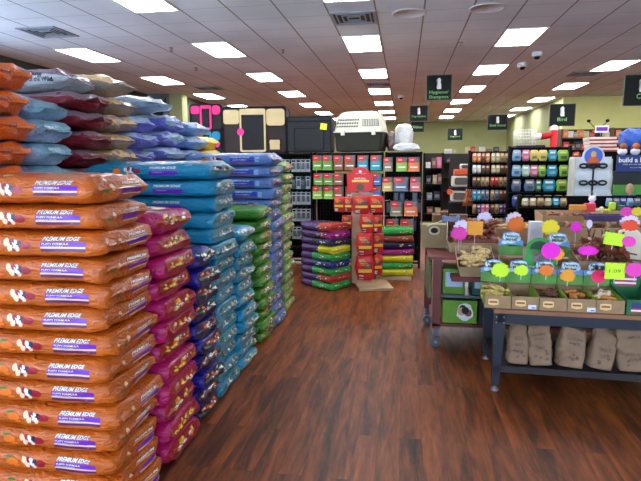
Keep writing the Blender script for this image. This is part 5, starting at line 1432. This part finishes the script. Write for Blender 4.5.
# vase with sprigs and small sign
x, z = at(597.5, 137, Y+.1)
t = thing('black_vase', 'slim black vase with two dark sprigs on top of the striped cushions', 'vase', (x, Y+.12, at(597, 136.8, Y)[1]))
MB().lathe([(.05, 0), (.045, .06), (.02, .1), (.03, .13)], (0, 0, 0), 16).build('body', black_gl, t)
for s in (-1, 1):
    b = MB(); b.tube([(s*.01, 0, .1), (s*.08, 0, .2), (s*.15, 0, .27)], .007, 6); st_ = b.build('sprig', blk, t)
    MB().ball((s*.16, 0, .29), (.035, .02, .028), 10, 7).build('leaf_head', blk, st_)
x0, x1, z0, z1 = box_px(595.5, 608.5, 125.5, 132.5, Y+.05)
o = MB().box(x0, x1, Y+.05, Y+.06, z0, z1).build('small_placard', white_ink); MB().box(x0+.02, x1-.02, Y+.046, Y+.05, z0+.03, z1-.03).build('purple_print', purple_ink, o)
MB().box((x0+x1)/2-.01, (x0+x1)/2+.01, Y+.06, Y+.07, at(597, 137, Y)[1], z1).build('stand', blk, o); tag(o, 'small white placard with purple print beside the black vase', 'sign')
# cat tree in red with white balls, wire basket
Y = 12.8; red_plush = mat('red_plush', (.74, .10, .12), .85)
x0, z = at(553, 150, Y); zt = at(553, 130, Y)[1]; xl, zl = at(540, 137, Y)
t = thing('red_scratching_post', 'red plush post with an arm and white ball tops beyond the bright rack', 'cat tree', (x0, Y, 0))
MB().cyl((0, 0, 0), (0, 0, zt), .075, seg=16).build('post', red_plush, t)
MB().cyl((xl-x0, 0, zl), (0, 0, zl+.05), .07, seg=14).build('arm', red_plush, t)
MB().ball((0, 0, zt+.03), (.085,)*3, 14, 10).build('ball_top', white_ink, t); MB().ball((xl-x0-.03, 0, zl+.01), (.085,)*3, 14, 10).build('ball_end', white_ink, t)
MB().box(-.3, .3, -.25, .25, 0, .05).build('base', red_plush, t)
x0, x1, z0, z1 = box_px(517.5, 535.5, 129.5, 145, 12.0)
t = thing('wire_basket', 'white wire display basket on a dark fixture left of the red post', 'basket', ((x0+x1)/2, 12.0, z0)); w, h = x1-x0, z1-z0
b = MB()
for i in range(13): b.cyl((-w/2+i*w/12, 0, 0), (-w/2+i*w/12, 0, h), .005, seg=5)
for i in range(6): b.cyl((-w/2, 0, i*h/5), (w/2, 0, i*h/5), .005, seg=5)
for s in (-1, 1):
    for i in range(4): b.cyl((s*w/2, i*.12, 0), (s*w/2, i*.12, h), .005, seg=5)
    b.cyl((s*w/2, 0, h), (s*w/2, .36, h), .005, seg=5).cyl((s*w/2, 0, 0), (s*w/2, .36, 0), .005, seg=5)
b.build('wire_frame', white_ink, t)
o = tag(MB().box((x0+x1)/2-w/2, (x0+x1)/2+w/2+.2, 12.0, 12.45, 0, z0-.002).build('dark_cabinet', mat('aubergine_cabinet', (.16, .10, .18), .6)), 'dark aubergine cabinet carrying the white wire basket', 'cabinet')
# wall shelving on the yellow-green wall, with boxes
shelf_wood = mat('brown_wall_shelf', (.36, .24, .17), .6)
def wall_shelf(px0, px1, pys, y, label, z_bottom=0, m=shelf_wood, d=.35):
    x0 = at(px0, pys[0], y)[0]; x1 = at(px1, pys[0], y)[0]; w = x1-x0
    t = thing('shelf_unit', label, 'shelving', ((x0+x1)/2, y, 0)); zt = at(px0, pys[0], y)[1]
    MB().box(-w/2, w/2, d-.02, d, 0, zt).build('back_panel', mat('dark_shelf_back', (.17, .14, .12), .7), t)
    for s in (-1, 1): MB().box(s*w/2-.02, s*w/2+.02, 0, d, 0, zt).build('side_panel', m, t)
    for p in pys[1:]:
        z = at(px0, p, y)[1]; MB().box(-w/2+.02, w/2-.02, 0, d-.02, z-.03, z).build('shelf', m, t)
    return t
box_m = {}
def goods(px0, px1, py0, py1, y, c, label, grp, name='product_box', d=.2):
    x0, x1, z0, z1 = box_px(px0, px1, py0, py1, y)
    o = MB().box(-(x1-x0)/2, (x1-x0)/2, 0, d, 0, z1-z0, .004).build(name, mat('goods_'+c, PK[c], .55, var=.2, scale=10)); o.location = ((x0+x1)/2, y, z0)
    MB().box(-(x1-x0)*.35, (x1-x0)*.35, -.003, 0, (z1-z0)*.3, (z1-z0)*.7).build('front_print', mat('goods_print_'+c, tuple(v*.5+.35 for v in PK[c]), .5), o)
    return tag(o, label, 'box', grp)
wall_shelf(562, 612, (129, 137.6, 150, 165, 182), 16.6, 'brown wall shelving with orange boxes under the yellow-green wall')
wall_shelf(614, 652, (127.5, 137.6, 150, 165, 182), 16.6, 'second brown wall shelving unit at the right photo edge')
for k in range(9): goods(563.5+k*5.2, 568+k*5.2, 130.3+(k % 3)*.8, 137.4, 16.62, ['orange', 'white', 'tan', 'orange', 'cream', 'red', 'orange', 'tan', 'cream'][k], '%s box, %s along the top of the left wall shelving' % (['orange', 'white', 'tan', 'orange', 'cream', 'red', 'orange', 'tan', 'cream'][k], NUM[k]), 'boxes on the wall shelving')
for k in range(6): goods(616+k*5.2, 620.4+k*5.2, 130+(k % 2), 137.4, 16.62, ['orange', 'tan', 'dark', 'orange', 'white', 'orange'][k], '%s box, %s from the left on the right wall shelving' % (['orange', 'tan', 'dark', 'orange', 'white', 'orange'][k], NUM[k]), 'boxes on the right wall shelving')
for k in range(8): goods(563.5+k*6, 568.8+k*6, 142+(k % 2)*2, 149.8, 16.62, ['red', 'brown', 'dark', 'red', 'green', 'brown', 'red', 'tan'][k], '%s box, %s from the left on the second wall shelf' % (['red', 'brown', 'dark', 'red', 'green', 'brown', 'red', 'tan'][k], NUM[k]), 'boxes on the second wall shelf')
# far aisle: dark shelving, pet beds, cartons on the floor
wall_shelf(424.5, 443, (153, 168, 184, 200, 214), 13.5, 'dark shelving at the far left of the aisle beyond the pouches', m=blk, d=.45)
wall_shelf(443.5, 476, (153.5, 163, 178, 192), 18.0, 'dark shelving deep in the far aisle under the green wall', m=blk, d=.45)
wall_shelf(477, 511, (152, 163, 176), 20.0, 'dark shelving farthest back at the foot of the green wall', m=blk, d=.45)
wall_shelf(512, 560, (147, 158, 170), 15.0, 'dark shelving behind the bright packet rack', m=blk, d=.4)
A = [(426, 430.5, 162, 168, 'white'), (432, 436, 158, 168, 'brown'), (437, 441.5, 157, 168, 'pink'), (426.5, 431, 176, 184, 'dark'), (433, 437, 175, 184, 'tan'), (438, 442, 174, 184, 'brown'), (427, 432, 193, 200, 'grey'), (434, 440, 192, 200, 'dark'), (427, 433, 207, 214, 'brown'), (435, 441, 208, 214, 'tan')]
for k, (a, b_, c_, d_, cc) in enumerate(A): goods(a, b_, c_, d_, 13.52, cc, '%s item, %s in reading order, dark aisle-mouth shelving' % (cc, NUM[k]), 'goods on the dark aisle shelving', 'shelf_item')
B_ = [(445, 452, 149, 153.3, 'white'), (453, 456, 150, 153.3, 'cream'), (466, 470, 147, 153.3, 'cream'), (471, 475, 146.5, 153.3, 'red'), (446, 450, 158, 163, 'dark'), (452, 457, 157, 163, 'brown'), (459, 463, 158, 163, 'red'), (466, 472, 157, 163, 'green')]
for k, (a, b_, c_, d_, cc) in enumerate(B_): goods(a, b_, c_, d_, 18.02, cc, '%s item, %s in reading order, shelving deep in the aisle' % (cc, NUM[k]), 'goods deep in the aisle', 'shelf_item')
for k in range(4): goods(480+k*7, 485+k*7, 147+(k % 2)*2, 151.8, 20.02, ['white', 'brown', 'dark', 'tan'][k], '%s box, %s on the farthest shelving top' % (['white', 'brown', 'dark', 'tan'][k], NUM[k]), 'boxes on the farthest shelving')
# stack of white pet beds and carriers with orange top on an endcap
Y = 11.2; cap = mat('endcap_dark', (.10, .09, .09), .6)
def bedp(px, m, label, name='pet_bed', y=Y, d=.45):
    x0, x1, z0, z1 = box_px(*px, y); w, h = x1-x0, z1-z0
    o = MB().box(-w/2, w/2, 0, d, 0, h, min(.04, h*.3)).build(name, m); o.location = ((x0+x1)/2, y, z0)
    MB().prism(rrect(-w*.4, w*.4, h*.2, h*.85, h*.2), -.006, .0).build('front_panel', mat('bed_panel', (.35, .33, .3), .7) if name != 'orange_cushion' else m, o)
    return tag(o, label, 'pet bed')
bedp((455, 470.5, 169.5, 175.5), mat('coral_fabric', (.84, .36, .22), .8), 'coral orange cushion on top of the white carriers in the far aisle', 'orange_cushion')
bedp((461, 471, 164, 169.3), mat('white_fabric', (.80, .80, .74), .8), 'small white box above the coral cushion', 'white_box', Y+.05, .3)
bedp((453, 469, 176, 187), mat('white_fabric', (.80, .80, .74), .8), 'white carrier under the coral cushion in the far aisle', 'white_carrier')
bedp((452, 467, 191, 202), mat('pale_grey_fabric', (.74, .74, .68), .8), 'lower pale grey carrier in the far aisle', 'grey_carrier')
xx0, xx1 = at(451, 187, Y)[0], at(471, 187, Y)[0]
t = thing('carrier_rack', 'dark endcap rack holding the white carriers in the far aisle', 'rack', ((xx0+xx1)/2, Y, 0)); w = xx1-xx0
for z in (at(451, 202.3, Y)[1], at(451, 187.3, Y)[1], .1): MB().box(-w/2, w/2, 0, .5, z-.03, z-.002).build('shelf', cap, t)
MB().box(-w/2, w/2, .5, .52, 0, 1.75).build('back_panel', cap, t)
x, z = at(450, 192, Y-.1); o = MB().cyl((0, 0, 0), (0, .02, 0), .06, seg=10).build('orange_flower_tag', mat('flower_orange', (.90, .35, .2), .6)); o.location = (x, Y-.03, z); tag(o, 'round orange tag hung on the carrier rack', 'tag')
# orange leash bundle and grey brush board
x0, x1, z0, z1 = box_px(465, 474, 189, 206, 9.62)
b = MB()
for i in range(6): b.tube([(x0+.03+i*.035, 9.62, z1), (x0+.0+i*.03, 9.60, (z0+z1)/2), (x0-.03+i*.03, 9.60, z0)], .012, 6)
o = b.build('leash_bundle', mat('tan_orange_webbing', (.68, .38, .22), .7)); tag(o, 'bundle of tan-orange leashes hanging beside the dim toy rack', 'leash')
# cartons on the floor
for k, (a, b_, c_, d_, lab) in enumerate(((433, 440.5, 215, 229, 'brown carton on the floor at the mouth of the far aisle, left'), (441, 448, 212, 226, 'brown carton on the floor in the far aisle, right one of two'))):
    y = 11.6+k*.5; x0, x1, z0, z1 = box_px(a, b_, c_, d_, y)
    o = MB().box(x0, x1, y, y+.35, 0, max(.3, z1), .004).build('floor_carton', mat('floor_carton_tan', (.44, .33, .22), .8)); tag(o, lab, 'box', None)
    MB().box(x0+.02, x1-.02, y-.002, y, .18, .22).build('tape', mat('carton_tape', (.62, .52, .38), .5), o)
# sources that were never placed are dropped
for p_ in protos_all:
    if not p_.used:
        for ch in list(p_.r.children_recursive)+[p_.r]: bpy.data.objects.remove(ch)
